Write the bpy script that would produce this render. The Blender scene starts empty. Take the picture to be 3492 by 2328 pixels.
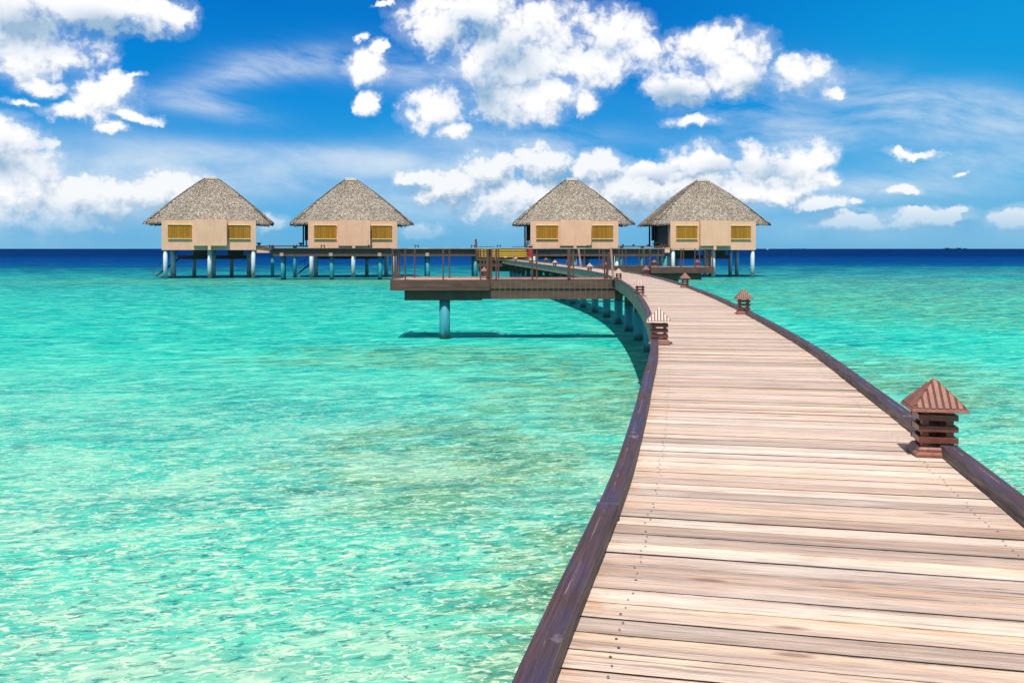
import bpy, bmesh, math, random
from mathutils import Vector, Matrix
R = math.radians
random.seed(7)
SC = bpy.context.scene
COL = SC.collection

# ------------------------------------------------------------------ camera
CAMZ = 3.30            # eye height over the water, metres
F = 3200.0             # focal length in pixels of the 3492 px wide photograph
cd = bpy.data.cameras.new('camera'); cam = bpy.data.objects.new('camera', cd); COL.objects.link(cam)
cam.location = (0, 0, CAMZ); cam.rotation_euler = (R(90), 0, 0)
cd.sensor_width = 36; cd.lens = F / 3492 * 36
cd.shift_y = -(1164 - 848) / 3492
cd.clip_start = .05; cd.clip_end = 60000
SC.camera = cam
SC.view_settings.view_transform = 'Standard'; SC.view_settings.look = 'None'
SC.view_settings.exposure = .30; SC.view_settings.gamma = 1
SUN_EL, SUN_AZ = 65, 172   # azimuth measured clockwise from +Y; the sun stands high behind the camera, a little to the left
a = R(SUN_AZ + 20); e = R(SUN_EL)
sdir = Vector((math.sin(a) * math.cos(e), math.cos(a) * math.cos(e), math.sin(e)))
sl = bpy.data.lights.new('sun', 'SUN'); sl.energy = 4.9; sl.angle = R(.5); sl.color = (1, .925, .83)
so = bpy.data.objects.new('sun', sl); COL.objects.link(so); so.location = (0, -20, 60)
so.rotation_euler = sdir.to_track_quat('Z', 'Y').to_euler()

# ------------------------------------------------------------------ node helper
class NT:
    def __init__(s, tree): s.t = tree; s.n = tree.nodes; s.l = tree.links
    def new(s, typ, **k):
        n = s.n.new(typ)
        for a_, v in k.items(): setattr(n, a_, v)
        return n
    def put(s, sock, v):
        if isinstance(v, bpy.types.NodeSocket): s.l.new(v, sock)
        elif v is not None:
            if sock.type == 'RGBA' and len(v) == 3: v = (*v, 1)
            sock.default_value = v
    def m(s, op, a_, b=None, c=None, clamp=False):
        n = s.new('ShaderNodeMath', operation=op, use_clamp=clamp)
        for i, v in enumerate((a_, b, c)):
            if v is not None: s.put(n.inputs[i], v)
        return n.outputs[0]
    def v(s, op, a_, b=None, scale=None):
        n = s.new('ShaderNodeVectorMath', operation=op)
        s.put(n.inputs[0], a_)
        if b is not None: s.put(n.inputs[1], b)
        if scale is not None: s.put(n.inputs['Scale'], scale)
        return n.outputs['Value'] if op in ('LENGTH', 'DOT_PRODUCT', 'DISTANCE') else n.outputs[0]
    def mix(s, f, a_, b, mode='MIX'):
        n = s.new('ShaderNodeMix', data_type='RGBA', blend_type=mode)
        s.put(n.inputs[0], f); s.put(n.inputs[6], a_); s.put(n.inputs[7], b)
        return n.outputs[2]
    def ramp(s, f, stops, interp='LINEAR'):
        n = s.new('ShaderNodeValToRGB'); r = n.color_ramp; r.interpolation = interp
        while len(r.elements) < len(stops): r.elements.new(.5)
        for el, (p, c) in zip(r.elements, stops):
            el.position = p; el.color = (*c, 1) if len(c) == 3 else c
        s.put(n.inputs[0], f); return n.outputs[0]
    def rng(s, f, a0, a1, b0=0., b1=1., smooth=False):
        n = s.new('ShaderNodeMapRange', interpolation_type='SMOOTHSTEP' if smooth else 'LINEAR')
        s.put(n.inputs[0], f)
        for i, v in enumerate((a0, a1, b0, b1)): s.put(n.inputs[i + 1], v)
        return n.outputs[0]
    def noise(s, vec, scale, detail=4, rough=.55, dist=0., out=0):
        n = s.new('ShaderNodeTexNoise', noise_dimensions=getattr(s, 'dims', '3D')); s.put(n.inputs['Vector'], vec)
        for k, v in (('Scale', scale), ('Detail', detail), ('Roughness', rough), ('Distortion', dist)): s.put(n.inputs[k], v)
        return n.outputs[out]
    def xyz(s, vec):
        n = s.new('ShaderNodeSeparateXYZ'); s.put(n.inputs[0], vec); return n.outputs
    def com(s, x=0., y=0., z=0.):
        n = s.new('ShaderNodeCombineXYZ')
        for i, v in enumerate((x, y, z)): s.put(n.inputs[i], v)
        return n.outputs[0]
    def bump(s, h, strength, dist=.01, nrm=None):
        n = s.new('ShaderNodeBump'); s.put(n.inputs['Height'], h)
        n.inputs['Strength'].default_value = strength; n.inputs['Distance'].default_value = dist
        if nrm is not None: s.put(n.inputs['Normal'], nrm)
        return n.outputs[0]

def material(name):
    mt = bpy.data.materials.new(name); mt.use_nodes = True
    nt = NT(mt.node_tree)
    bs = next(n for n in nt.n if n.type == 'BSDF_PRINCIPLED')
    return mt, nt, bs

# ------------------------------------------------------------------ sky with clouds (by direction only)
W = bpy.data.worlds.new('World'); SC.world = W; W.use_nodes = True
nt = NT(W.node_tree); nt.dims = '2D'
for n in list(nt.n): nt.n.remove(n)
out = nt.new('ShaderNodeOutputWorld'); bg = nt.new('ShaderNodeBackground'); nt.l.new(bg.outputs[0], out.inputs[0])
SKY = .1
bg.inputs[1].default_value = SKY
sky = nt.new('ShaderNodeTexSky', sky_type='NISHITA'); sky.sun_disc = False
sky.sun_elevation = R(SUN_EL); sky.sun_rotation = R(SUN_AZ + 20); sky.altitude = 0; sky.air_density = 1; sky.dust_density = .3; sky.ozone_density = 3
tc = nt.new('ShaderNodeTexCoord').outputs['Generated']
X, Y, Z = nt.xyz(tc)
az = nt.m('ARCTAN2', X, Y)
el = nt.m('ARCSINE', Z)
P2 = nt.com(az, el, 0.)
def pa(x, y):  # photograph pixel -> azimuth, elevation of that direction
    d = Vector(((x - 1746) / F, 1, (848 - y) / F)); d.normalize()
    return math.atan2(d.x, d.y), math.asin(d.z)

def blobs_group(name, blobs, warp, nscale, namp, det):
    g = bpy.data.node_groups.new(name, 'ShaderNodeTree')
    g.interface.new_socket('P', in_out='INPUT', socket_type='NodeSocketVector')
    g.interface.new_socket('D', in_out='OUTPUT', socket_type='NodeSocketFloat')
    g.interface.new_socket('M', in_out='OUTPUT', socket_type='NodeSocketFloat')
    t = NT(g); t.dims = '2D'; gi = t.new('NodeGroupInput'); go = t.new('NodeGroupOutput')
    p = gi.outputs[0]
    wn = t.noise(p, 14, 7, .66, 0, 1)
    wv = t.v('SCALE', t.v('SUBTRACT', wn, (.5, .5, .5)), scale=warp)
    q = t.v('ADD', p, wv)
    acc = None
    for (x, y, rx, ry, *w) in blobs:
        c = pa(x, y); s = 1 / F
        d = t.v('SUBTRACT', q, (c[0], c[1], 0))
        d = t.v('MULTIPLY', d, (1 / (rx * s), 1 / (ry * s), 0))
        L = t.v('DOT_PRODUCT', d, d)
        val = t.m('SUBTRACT', w[0] if w else 1., L)
        acc = val if acc is None else t.m('SMOOTH_MAX', acc, val, .35)
    f1 = t.noise(t.v('MULTIPLY', q, (1, 1.25, 1)), nscale, det, .62, .1)
    # rounded billows, three sizes
    pw = t.v('ADD', p, t.v('SCALE', t.v('SUBTRACT', t.noise(p, 70, 3, .6, 0, 1), (.5, .5, .5)), scale=.010))
    b = None
    for k_, wt in ((1.0, .50), (2.3, .32), (5.1, .20)):
        vo = t.new('ShaderNodeTexVoronoi', feature='F1', voronoi_dimensions='2D'); t.put(vo.inputs['Vector'], pw)
        vo.inputs['Scale'].default_value = nscale * k_
        q_ = t.m('MULTIPLY', t.m('SUBTRACT', .42, vo.outputs['Distance']), wt); b = q_ if b is None else t.m('ADD', b, q_)
    n_ = t.m('ADD', t.m('MULTIPLY', t.m('SUBTRACT', f1, .5), namp), t.m('MULTIPLY', b, namp * .75))
    acc = t.m('MAXIMUM', acc, -3.)
    acc = t.m('MULTIPLY', acc, 1.55)
    t.put(go.inputs[0], t.m('ADD', acc, n_)); t.put(go.inputs[1], acc)
    return g

CU = [(70,110,250,150),(200,170,120,75),(300,30,260,90),(530,50,130,75),(60,0,200,100),
 (135,285,75,28),(70,350,55,14),(345,335,110,75),(410,290,70,50),(235,375,95,30),(440,385,90,20),(485,262,35,12),(385,432,50,22,.9),
 (25,500,115,90),(125,555,75,62),(30,610,120,85),
 (1245,245,62,62),(1290,175,30,22,.9),(1255,355,42,32),(1240,140,24,18,.9),(1312,25,36,12,.9),
 (1480,90,150,100),(1620,50,150,90),(1850,90,190,105),(2090,110,150,90),(1760,210,230,115),(1740,350,170,90),(1480,375,120,75),(1545,445,65,34),(1990,230,160,85),(1880,310,110,70),
 (2170,190,120,80),(2440,180,200,85),(2520,255,120,70),(2330,290,130,65),(2750,250,120,62),(2850,315,50,34),(2010,345,52,42),
 (2350,412,105,26,.9),
 (3100,520,95,20,.9),(3290,587,28,11,.9),(2640,555,165,70),(2785,545,66,62),(2395,562,120,72),(2775,605,80,34),(2240,600,120,44),(2600,645,170,42),(60,470,90,50),(150,480,40,30,.9),(560,40,90,50)]
LO = [(130,720,300,105),(60,640,170,110),(570,660,150,80),(320,680,200,80),(680,690,90,60),(405,660,75,34),
 (1660,585,120,75),(1840,560,125,80),(2040,580,110,65),(1540,650,150,70),(1850,690,330,100),(2150,660,220,80),(2420,650,240,66),(1440,615,90,34,.9),
 (2790,692,120,28),(2940,750,170,40),(3150,745,150,36),(3255,715,45,18,.9),(3080,650,55,18,.9),(2920,680,35,14,.9),(3470,765,90,48),(2630,640,170,50),
 (920,770,70,40,.8),(1430,790,110,30,.8)]
gcu = blobs_group('cumulus', CU, .040, 30, 3.3, 9)
glo = blobs_group('low_cumulus', LO, .024, 36, 2.6, 8)
def ev(g, p):
    n = nt.new('ShaderNodeGroup'); n.node_tree = g; nt.put(n.inputs[0], p); return n.outputs
sc_lin = lambda r, g, b: tuple(((c / 255 + .055) / 1.055) ** 2.4 if c > 10 else c / 255 / 12.92 for c in (r, g, b))
K = 1 / (SKY * 2 ** SC.view_settings.exposure)     # so that a picture colour comes out as that colour
def pic(r, g, b, k=1.): return tuple(c * K * k for c in sc_lin(r, g, b))
# clear air: the Nishita sky drives the dome; low down it is graded to the deep tropical blue of the photograph
grade = nt.ramp(nt.rng(el, 0, R(40)), [(0, sc_lin(104,176,220)), (.06, sc_lin(84,172,226)), (.14, sc_lin(40,156,226)), (.25, sc_lin(0,132,216)), (.40, sc_lin(0,104,196)), (1, sc_lin(10,80,160))])
gradeR = nt.ramp(nt.rng(el, 0, R(40)), [(0, sc_lin(120,180,220)), (.10, sc_lin(88,178,228)), (.22, sc_lin(20,160,224)), (.40, sc_lin(0,140,214)), (1, sc_lin(10,80,160))])
big = nt.noise(P2, 3.2, 2, .5)
side = nt.m('ADD', nt.rng(az, .12, .52, 0, 1, True), nt.m('MULTIPLY', nt.m('SUBTRACT', big, .5), .8), clamp=True)
gr = nt.v('SCALE', nt.mix(side, grade, gradeR), scale=K)
clear = nt.mix(nt.rng(el, R(15), R(26), .94, 0., True), nt.mix(nt.rng(el, R(14), R(24)), nt.mix(1., sky.outputs[0], (.12, .80, 1.1), 'MULTIPLY'), nt.mix(1., sky.outputs[0], (1.1, .95, .85), 'MULTIPLY')), gr)  # upper sky, out of view, tinted warm to take blue from the fill light
# thin high cirrus
vr0 = nt.new('ShaderNodeVectorRotate', rotation_type='Z_AXIS'); nt.put(vr0.inputs['Vector'], nt.v('ADD', P2, nt.v('SCALE', nt.noise(P2, 4, 2, .5, 0, 1), scale=.07))); vr0.inputs['Angle'].default_value = .14
cr = nt.m('SUBTRACT', nt.noise(nt.v('MULTIPLY', vr0.outputs[0], (1, 4.2, 1)), 7, 8, .66, .15), .5)
def soft(x, y, rx, ry, rot=0.):
    c = pa(x, y); d = nt.v('SUBTRACT', P2, (c[0], c[1], 0))
    vr = nt.new('ShaderNodeVectorRotate', rotation_type='Z_AXIS'); nt.put(vr.inputs['Vector'], d); vr.inputs['Angle'].default_value = -rot
    d = nt.v('MULTIPLY', vr.outputs[0], (F / rx, F / ry, 0)); L = nt.v('DOT_PRODUCT', d, d)
    return nt.m('POWER', 2.718, nt.m('MULTIPLY', L, -1.))
cm = None
for q in [(3150,370,420,75,-.28),(3420,400,260,80,-.1),(820,255,260,45,.28),(720,365,170,35,-.15),(1000,215,180,40,.05),(650,520,300,45,-.05),(1250,545,330,40,-.03),(2640,400,250,60,-.1),(2700,480,260,40,0),(1750,480,330,45,0),(3000,640,330,40,0),(820,620,400,50,0),(3300,560,220,40,0),(1500,260,330,60,-.1)]:
    g_ = soft(*q); cm = g_ if cm is None else nt.m('ADD', cm, g_)
ci = nt.m('MULTIPLY', nt.m('MINIMUM', cm, 1.15), nt.rng(cr, -.22, .28, 0, 1), clamp=True)
ci = nt.m('MULTIPLY', ci, .72)
back = nt.rng(Y, -.1, .1, 0, 1)   # in the half of the sky behind the camera: scattered clouds from noise alone
s1 = nt.mix(ci, clear, pic(226,236,248))
# low hazy cumulus
def shade(g, dp, kM, kD, lo, hi):
    (d0, m0), (d1, m1) = ev(g, P2), ev(g, nt.v('ADD', P2, dp))
    v = nt.m('ADD', nt.m('MULTIPLY', nt.m('SUBTRACT', m0, m1), kM), nt.m('MULTIPLY', nt.m('SUBTRACT', d0, d1), kD))
    return d0, nt.rng(v, lo, hi, 0, 1, True), m0
d0, lit, m0 = shade(glo, (-.004, .012, 0), .42, .34, -.62, .35)
hz = None
for q in [(60,700,520,170),(560,700,320,120),(1500,700,320,90),(1850,720,420,100),(2300,700,420,80),(2900,780,420,50),(3450,790,160,50),(600,560,500,60),(1250,560,350,50)]:
    g_ = soft(*q); hz = g_ if hz is None else nt.m('MAXIMUM', hz, g_)
hz = nt.m('MULTIPLY', hz, nt.rng(nt.noise(nt.v('MULTIPLY', P2, (1, 2.2, 1)), 9, 6, .6), .25, .62, .30, .95))
s1 = nt.mix(hz, s1, nt.mix(nt.rng(el, R(1), R(4)), pic(140,196,232), pic(205,226,244)))
al = nt.m('MULTIPLY', nt.m('MAXIMUM', nt.rng(d0, -.15, .95, 0, 1, True), nt.rng(nt.m('ADD', m0, nt.m('MULTIPLY', d0, .6)), -1.4, .9, 0, .38)), nt.rng(el, R(.3), R(3.2), .12, .96, True))
lc = nt.mix(lit, pic(140,178,212), pic(250,252,254))
s2 = nt.mix(al, s1, lc)
d0, lit, m0 = shade(gcu, (-.006, .016, 0), .26, .26, -.95, .25)
al = nt.m('MAXIMUM', nt.rng(d0, -.42, 1.25, 0, 1, True), nt.rng(nt.m('ADD', m0, nt.m('MULTIPLY', d0, .8)), -1.5, .6, 0, .22))
lit = nt.m('ADD', lit, nt.rng(d0, .9, .1, -.02, .30), clamp=True)
dk = None
for q in [(1700,330,170,110,.3),(1790,215,150,90,0),(1900,150,170,60,0),(1600,110,110,60,0),(60,500,110,50,0),(120,110,150,70,0),(380,90,160,50,0),(2300,330,120,40,0),(2600,290,110,35,0),(2480,600,170,50,0),(2640,595,120,45,0),(2240,610,120,45,0),(2380,620,150,40,0),(2700,600,120,40,0),(40,560,120,50,0)]:
    g_ = soft(*q); dk = g_ if dk is None else nt.m('MAXIMUM', dk, g_)
dk = nt.m('MULTIPLY', dk, nt.rng(nt.noise(P2, 11, 3, .5), .22, .62))
lit = nt.m('SUBTRACT', lit, nt.m('MULTIPLY', dk, .95), clamp=True)
cc = nt.ramp(lit, [(0, sc_lin(158,188,214)), (.3, sc_lin(196,213,231)), (.6, sc_lin(232,238,247)), (.85, sc_lin(254,254,255)), (1, sc_lin(255,255,255))])
cc = nt.v('SCALE', cc, scale=K * 1.02)
s3 = nt.mix(al, s2, cc)
rear = nt.rng(nt.noise(tc, 2.6, 5, .6), .44, .62, 0, .9, True)  # cloud cover added overhead, out of view, to whiten the fill light
s4 = nt.mix(nt.m('MULTIPLY', rear, nt.m('MAXIMUM', nt.m('SUBTRACT', 1., back), nt.rng(el, R(18), R(28)))), s3, pic(240,238,234))
# under the horizon the world is only sea colour
s5 = nt.mix(nt.rng(Z, -.01, -.002), pic(60,130,120), s4)
nt.put(bg.inputs[0], s5)
W.cycles.sampling_method = 'MANUAL'; W.cycles.sample_map_resolution = 512

# ------------------------------------------------------------------ mesh helpers
class MB:
    def __init__(s): s.v = []; s.f = []; s.mi = []; s.at = []; s.cur = 0; s.val = (0, 0, 0)
    def face(s, idx, vals=None):
        s.f.append(idx); s.mi.append(s.cur); s.at.append(vals or [s.val] * len(idx))
    def box(s, x0, x1, y0, y1, z0, z1, M=None):
        b = len(s.v)
        for z in (z0, z1):
            for (x, y) in ((x0, y0), (x1, y0), (x1, y1), (x0, y1)):
                p = Vector((x, y, z)); s.v.append(M @ p if M else p)
        for f in ((3, 2, 1, 0), (4, 5, 6, 7), (0, 1, 5, 4), (1, 2, 6, 5), (2, 3, 7, 6), (3, 0, 4, 7)): s.face([b + i for i in f])
    def hexa(s, bot, top, vals=None):
        b = len(s.v); s.v += [Vector(p) for p in bot] + [Vector(p) for p in top]
        for f in ((3, 2, 1, 0), (4, 5, 6, 7), (0, 1, 5, 4), (1, 2, 6, 5), (2, 3, 7, 6), (3, 0, 4, 7)):
            s.face([b + i for i in f], [vals[i % 4] for i in f] if vals else None)
    def bar(s, p, q, w, h, up=(0, 0, 1)):
        p = Vector(p); q = Vector(q); t = (q - p).normalized(); u = Vector(up)
        if abs(t.dot(u)) > .98: u = Vector((0, 1, 0))
        sd = t.cross(u).normalized() * w / 2; u = sd.cross(t).normalized() * h / 2
        s.hexa([p - sd - u, p + sd - u, q + sd - u, q - sd - u], [p - sd + u, p + sd + u, q + sd + u, q - sd + u])
    def cyl(s, x, y, z0, z1, r0, r1=None, n=20, M=None):
        r1 = r0 if r1 is None else r1; b = len(s.v)
        for z, r in ((z0, r0), (z1, r1)):
            for k in range(n):
                p = Vector((x + r * math.cos(k * 2 * math.pi / n), y + r * math.sin(k * 2 * math.pi / n), z)); s.v.append(M @ p if M else p)
        for k in range(n): s.face([b + k, b + (k + 1) % n, b + n + (k + 1) % n, b + n + k])
        s.face([b + n + k for k in range(n)]); s.face([b + k for k in range(n)][::-1])
    def build(s, name, mats, parent=None, smooth=False, bevel=0., attr=False):
        me = bpy.data.meshes.new(name); me.from_pydata([tuple(p) for p in s.v], [], s.f)
        mats = mats if isinstance(mats, (list, tuple)) else [mats]
        for m_ in mats: me.materials.append(m_)
        if len(mats) > 1: me.polygons.foreach_set('material_index', s.mi)
        if attr:
            at = me.attributes.new('pl', 'FLOAT_VECTOR', 'CORNER')
            at.data.foreach_set('vector', [c for f in s.at for v in f for c in v])
        if smooth:
            me.polygons.foreach_set('use_smooth', [len(p.vertices) == 4 for p in me.polygons])
        me.update()
        o = bpy.data.objects.new(name, me); COL.objects.link(o)
        if parent: o.parent = parent
        if bevel:
            md = o.modifiers.new('bevel', 'BEVEL'); md.width = bevel; md.segments = 2; md.limit_method = 'ANGLE'; md.angle_limit = R(40)
        return o

def thing(name, label, cat, loc=(0, 0, 0), rz=0., group=None):
    o = bpy.data.objects.new(name, None); COL.objects.link(o); o.empty_display_size = .2
    o.location = loc; o.rotation_euler = (0, 0, rz); tag(o, label, cat, group); return o
def tag(o, label, cat, group=None):
    o['label'] = label; o['category'] = cat
    if group: o['group'] = group
    return o
def copy_thing(root, loc, rz, label):
    r = root.copy(); COL.objects.link(r); r.location = loc; r.scale = (1, 1, 1); r.rotation_euler = (0, 0, rz); r['label'] = label
    for ch in root.children:
        c = ch.copy(); COL.objects.link(c); c.parent = r
        for g in ch.children:
            d = g.copy(); COL.objects.link(d); d.parent = c
    return r

# ------------------------------------------------------------------ materials
OBJ = lambda t: t.new('ShaderNodeTexCoord').outputs['Object']
def POS(t): return t.new('ShaderNodeNewGeometry').outputs['Position']
def ATT(t): 
    n = t.new('ShaderNodeAttribute'); n.attribute_name = 'pl'; return n.outputs['Vector']

def simple(name, c, rough=.6, var=.25, scale=6., bump=.2, spec=.4, stretch=(1, 1, 1), c2=None, bd=.01):
    mt, t, b = material(name)
    v = t.v('MULTIPLY', OBJ(t), stretch)
    n1 = t.noise(v, scale, 6, .6); n2 = t.noise(v, scale * 7, 4, .6)
    c2 = c2 or tuple(x * (1 - var) for x in c)
    k = t.rng(t.m('ADD', t.m('MULTIPLY', n1, .7), t.m('MULTIPLY', n2, .3)), .35, .65)
    t.put(b.inputs['Base Color'], t.mix(k, c2, c))
    b.inputs['Roughness'].default_value = rough; b.inputs['Specular IOR Level'].default_value = spec
    if bump: t.put(b.inputs['Normal'], t.bump(n2, bump, bd))
    return mt

# weathered deck planks: attribute = (metres along the plank, metres across it, plank number)
def plank_mat():
    mt, t, b = material('weathered_planks')
    A = ATT(t); u, v, i = t.xyz(A)
    wn = t.new('ShaderNodeTexWhiteNoise', noise_dimensions='1D'); t.put(wn.inputs['W'], i)
    rnd = wn.outputs['Value']; rc = t.xyz(wn.outputs['Color'])
    gv = t.com(t.m('ADD', t.m('MULTIPLY', u, .55), t.m('MULTIPLY', i, 3.7)), t.m('MULTIPLY', v, 16.), i)
    base = t.ramp(rnd, [(0, (.35, .275, .235)), (.10, (.46, .37, .32)), (.28, (.56, .465, .41)), (.55, (.62, .495, .405)), (.75, (.68, .57, .495)), (1, (.76, .68, .62))])
    g1 = t.noise(gv, 1.6, 8, .62, .6)
    col = t.mix(t.rng(g1, .36, .64, .0, 1.), t.mix(1., base, (.70, .62, .58), 'MULTIPLY'), base)
    g2 = t.noise(t.v('MULTIPLY', gv, (.5, .8, 1)), 1.1, 4, .5, .3)
    col = t.mix(t.rng(g2, .50, .70), col, t.mix(1., base, (1.12, .93, .76), 'MULTIPLY'))
    g4 = t.noise(t.com(t.m('MULTIPLY', u, 1.1), t.m('MULTIPLY', v, 5.), t.m('MULTIPLY', i, 1.9)), 1.3, 4, .5)
    col = t.mix(t.rng(g4, .54, .74, 0, .6), col, (.60, .55, .52))
    col = t.mix(t.rng(t.noise(t.com(u, v, t.m('MULTIPLY', i, 2.3)), .9, 5, .6), .52, .72, 0, .42), col, (.30, .255, .245))
    fine = t.noise(t.v('MULTIPLY', gv, (3, 5, 1)), 3.2, 5, .7)
    col = t.mix(t.rng(fine, .36, .52, .72, 0), col, (.13, .095, .08))
    crack = t.noise(t.v('MULTIPLY', gv, (.5, 1.6, 1)), 1.3, 3, .5, .2)
    ck = t.m('MULTIPLY', t.rng(t.m('ABSOLUTE', t.m('SUBTRACT', crack, .5)), .0, .012, 1, 0), t.rng(t.noise(gv, .45, 2), .53, .62))
    col = t.mix(t.m('MULTIPLY', ck, .85), col, (.05, .038, .033))
    # rusty leaf tannin stains close to the kerb
    st = t.m('MULTIPLY', t.rng(u, .14, .0), t.rng(t.noise(POS(t), 14, 4, .6), .50, .66))
    col = t.mix(t.m('MULTIPLY', st, .6), col, (.42, .20, .09))
    # sawn edges are grimy, darkened further to paint shade into the gaps; the top arris is worn dark in places
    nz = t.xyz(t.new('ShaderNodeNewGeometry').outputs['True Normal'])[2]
    edge = t.m('MULTIPLY', t.rng(t.m('MINIMUM', v, t.m('SUBTRACT', .116, v)), .0, .007, 1, 0), t.rng(t.noise(t.com(u, t.m('MULTIPLY', i, 5.1), 0.), 2.5, 5, .7), .44, .60, .05, .7))
    col = t.mix(edge, col, (.10, .075, .062))
    kn = t.new('ShaderNodeTexVoronoi', feature='F1', voronoi_dimensions='3D'); t.put(kn.inputs['Vector'], t.com(t.m('MULTIPLY', u, 1.4), t.m('MULTIPLY', v, 5.), t.m('MULTIPLY', i, 7.3))); kn.inputs['Scale'].default_value = 1.
    col = t.mix(t.rng(kn.outputs['Distance'], .05, .11, .75, 0), col, (.16, .09, .06))
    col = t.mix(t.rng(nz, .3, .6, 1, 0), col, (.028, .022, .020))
    t.put(b.inputs['Base Color'], col)
    t.put(b.inputs['Roughness'], t.rng(fine, .3, .7, .75, .55)); b.inputs['Specular IOR Level'].default_value = .35
    h = t.m('ADD', t.m('MULTIPLY', fine, .6), t.m('SUBTRACT', t.m('MULTIPLY', g1, .6), t.m('MULTIPLY', ck, 2.)))
    t.put(b.inputs['Normal'], t.bump(h, .5, .004))
    return mt
M_PLANK = plank_mat()

def kerb_mat():
    mt, t, b = material('painted_kerb_timber')
    A = ATT(t); u, v, i = t.xyz(A)
    gv = t.com(t.m('MULTIPLY', u, .5), t.m('MULTIPLY', v, 9.), i)
    n1 = t.noise(gv, 2., 6, .6, .5); n2 = t.noise(POS(t), 2.2, 3, .5)
    top = t.mix(t.rng(n2, .4, .62), (.056, .036, .046), (.045, .044, .105))
    top = t.mix(t.rng(n1, .46, .60, 0, .45), top, (.105, .050, .045))
    top = t.mix(t.rng(t.noise(t.com(t.m('MULTIPLY', u, 1.4), t.m('MULTIPLY', v, 60.), i), 2., 5, .7), .42, .56, .55, 0), top, (.022, .015, .018))
    sp = t.noise(t.com(t.m('MULTIPLY', u, 2.2), t.m('MULTIPLY', v, 40.), i), 1.5, 6, .75)
    band = t.m('MULTIPLY', t.rng(t.m('ABSOLUTE', t.m('SUBTRACT', t.m('ADD', v, t.m('MULTIPLY', t.m('SUBTRACT', t.noise(t.com(u, i, 0.), .9, 2), .5), .04)), .048)), .0, .006, 1, 0), t.rng(sp, .52, .60))
    band2 = t.rng(sp, .68, .72)
    top = t.mix(t.m('MULTIPLY', t.m('MAXIMUM', band, band2), .65), top, (.40, .29, .25))
    scuff = t.m('MULTIPLY', t.rng(t.noise(POS(t), 5, 4, .6), .66, .74), .35)
    top = t.mix(scuff, top, (.35, .33, .38))
    gw = t.noise(t.com(t.m('MULTIPLY', u, .8), t.m('MULTIPLY', t.xyz(POS(t))[2], 16.), i), 2.2, 6, .6, 1.2)
    sidec = t.ramp(gw, [(.3, (.035, .028, .030)), (.5, (.12, .10, .10)), (.7, (.24, .20, .185))])
    nz = t.xyz(t.new('ShaderNodeNewGeometry').outputs['True Normal'])[2]
    col = t.mix(t.rng(nz, .3, .7), sidec, top)
    t.put(b.inputs['Base Color'], col); b.inputs['Roughness'].default_value = .62; b.inputs['Specular IOR Level'].default_value = .22
    t.put(b.inputs['Normal'], t.bump(t.m('ADD', n1, t.m('MULTIPLY', gw, .6)), .35, .004))
    return mt
M_KERB = kerb_mat()
M_LIGHTW = simple('lamp_roof_wood', (.27, .115, .080), .45, .35, 9, .4, .35, (1, 1, 1), (.15, .052, .036), .003)
M_SUNLITW = simple('sunlit_lamp_wood', (.50, .385, .335), .42, .35, 9, .4, .4, (1, 1, 1), (.42, .28, .23), .003)  # paler copy of the lamp wood, sun glare put into its colour
M_DARKW = simple('lamp_dark_wood', (.165, .046, .028), .35, .45, 14, .3, .6, (1, 1, .5), None, .003)
M_GROOVE = simple('lamp_roof_groove', (.10, .026, .018), .6, .3, 12, .2, .3)
M_BRW = simple('brown_timber', (.150, .068, .048), .5, .45, 3, .4, .4, (.4, 1, 3), (.055, .032, .028))
M_POST = simple('rail_post_timber', (.135, .060, .042), .5, .4, 6, .3, .4, (1, 1, .3), (.06, .030, .024))
M_PINK = simple('pale_pink_post', (.40, .22, .19), .5, .4, 6, .3, .4, (1, 1, .3), (.25, .13, .11))  # paler and pinker than the rail post timber
M_RAIL = simple('handrail_timber', (.42, .33, .28), .45, .4, 4, .3, .5, (.4, 1, 1), (.18, .12, .10))
M_BEAM = simple('dark_beam', (.10, .064, .044), .6, .3, 2, .2, .3)
M_JET = simple('jetty_cladding', (.105, .068, .062), .6, .3, 2, .2, .3)
M_GREY = simple('grey_fascia', (.32, .26, .20), .7, .4, 4, .4, .3, (1, 1, .6), (.16, .145, .115))
def teal_mat():  # light blue piles, with shade and water tint put into the teal
    mt, t, b = material('teal_shaded_pile'); v = OBJ(t); z = t.xyz(POS(t))[2]
    n = t.noise(t.v('MULTIPLY', v, (1, 1, .35)), 4, 6, .65)
    c = t.mix(t.rng(n, .35, .65), (.018, .20, .26), (.035, .28, .34))
    c = t.mix(t.rng(t.noise(t.v('MULTIPLY', v, (6, 6, .4)), 2, 5, .7), .55, .7, 0, .35), c, (.16, .30, .30))
    k = t.rng(t.m('ADD', z, t.m('MULTIPLY', t.m('SUBTRACT', n, .5), .7)), .10, .34, 1, 0, True)
    c = t.mix(t.m('MULTIPLY', k, .85), c, (.03, .075, .045))
    t.put(b.inputs['Base Color'], c); b.inputs['Roughness'].default_value = .6; b.inputs['Specular IOR Level'].default_value = .3; return mt
M_TEAL = teal_mat()
M_NAIL = simple('screw_head', (.07, .05, .045), .4, .3, 30, 0, .6)
M_YEL = simple('yellow_step_edge', (.80, .56, .03), .5, .15, 6, .0, .4)
M_RED = simple('red_paint', (.50, .012, .015), .4, .2, 4, .0, .5)
M_DREAD = simple('dark_red_shutter', (.12, .010, .012), .5, .2, 4, .0, .4)
M_BLACK = simple('blackened_metal', (.022, .021, .024), .4, .3, 8, .1, .5)
M_WHITE = simple('white_boat_paint', (.8, .8, .8), .4, .1, 4, 0, .5)
M_CAP = simple('ridge_plaster', (.52, .47, .43), .8, .3, 8, .4, .2)
M_BRONZE = simple('brown_grey_side_wall', (.25, .115, .085), .7, .25, 3, .2, .3)
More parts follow.
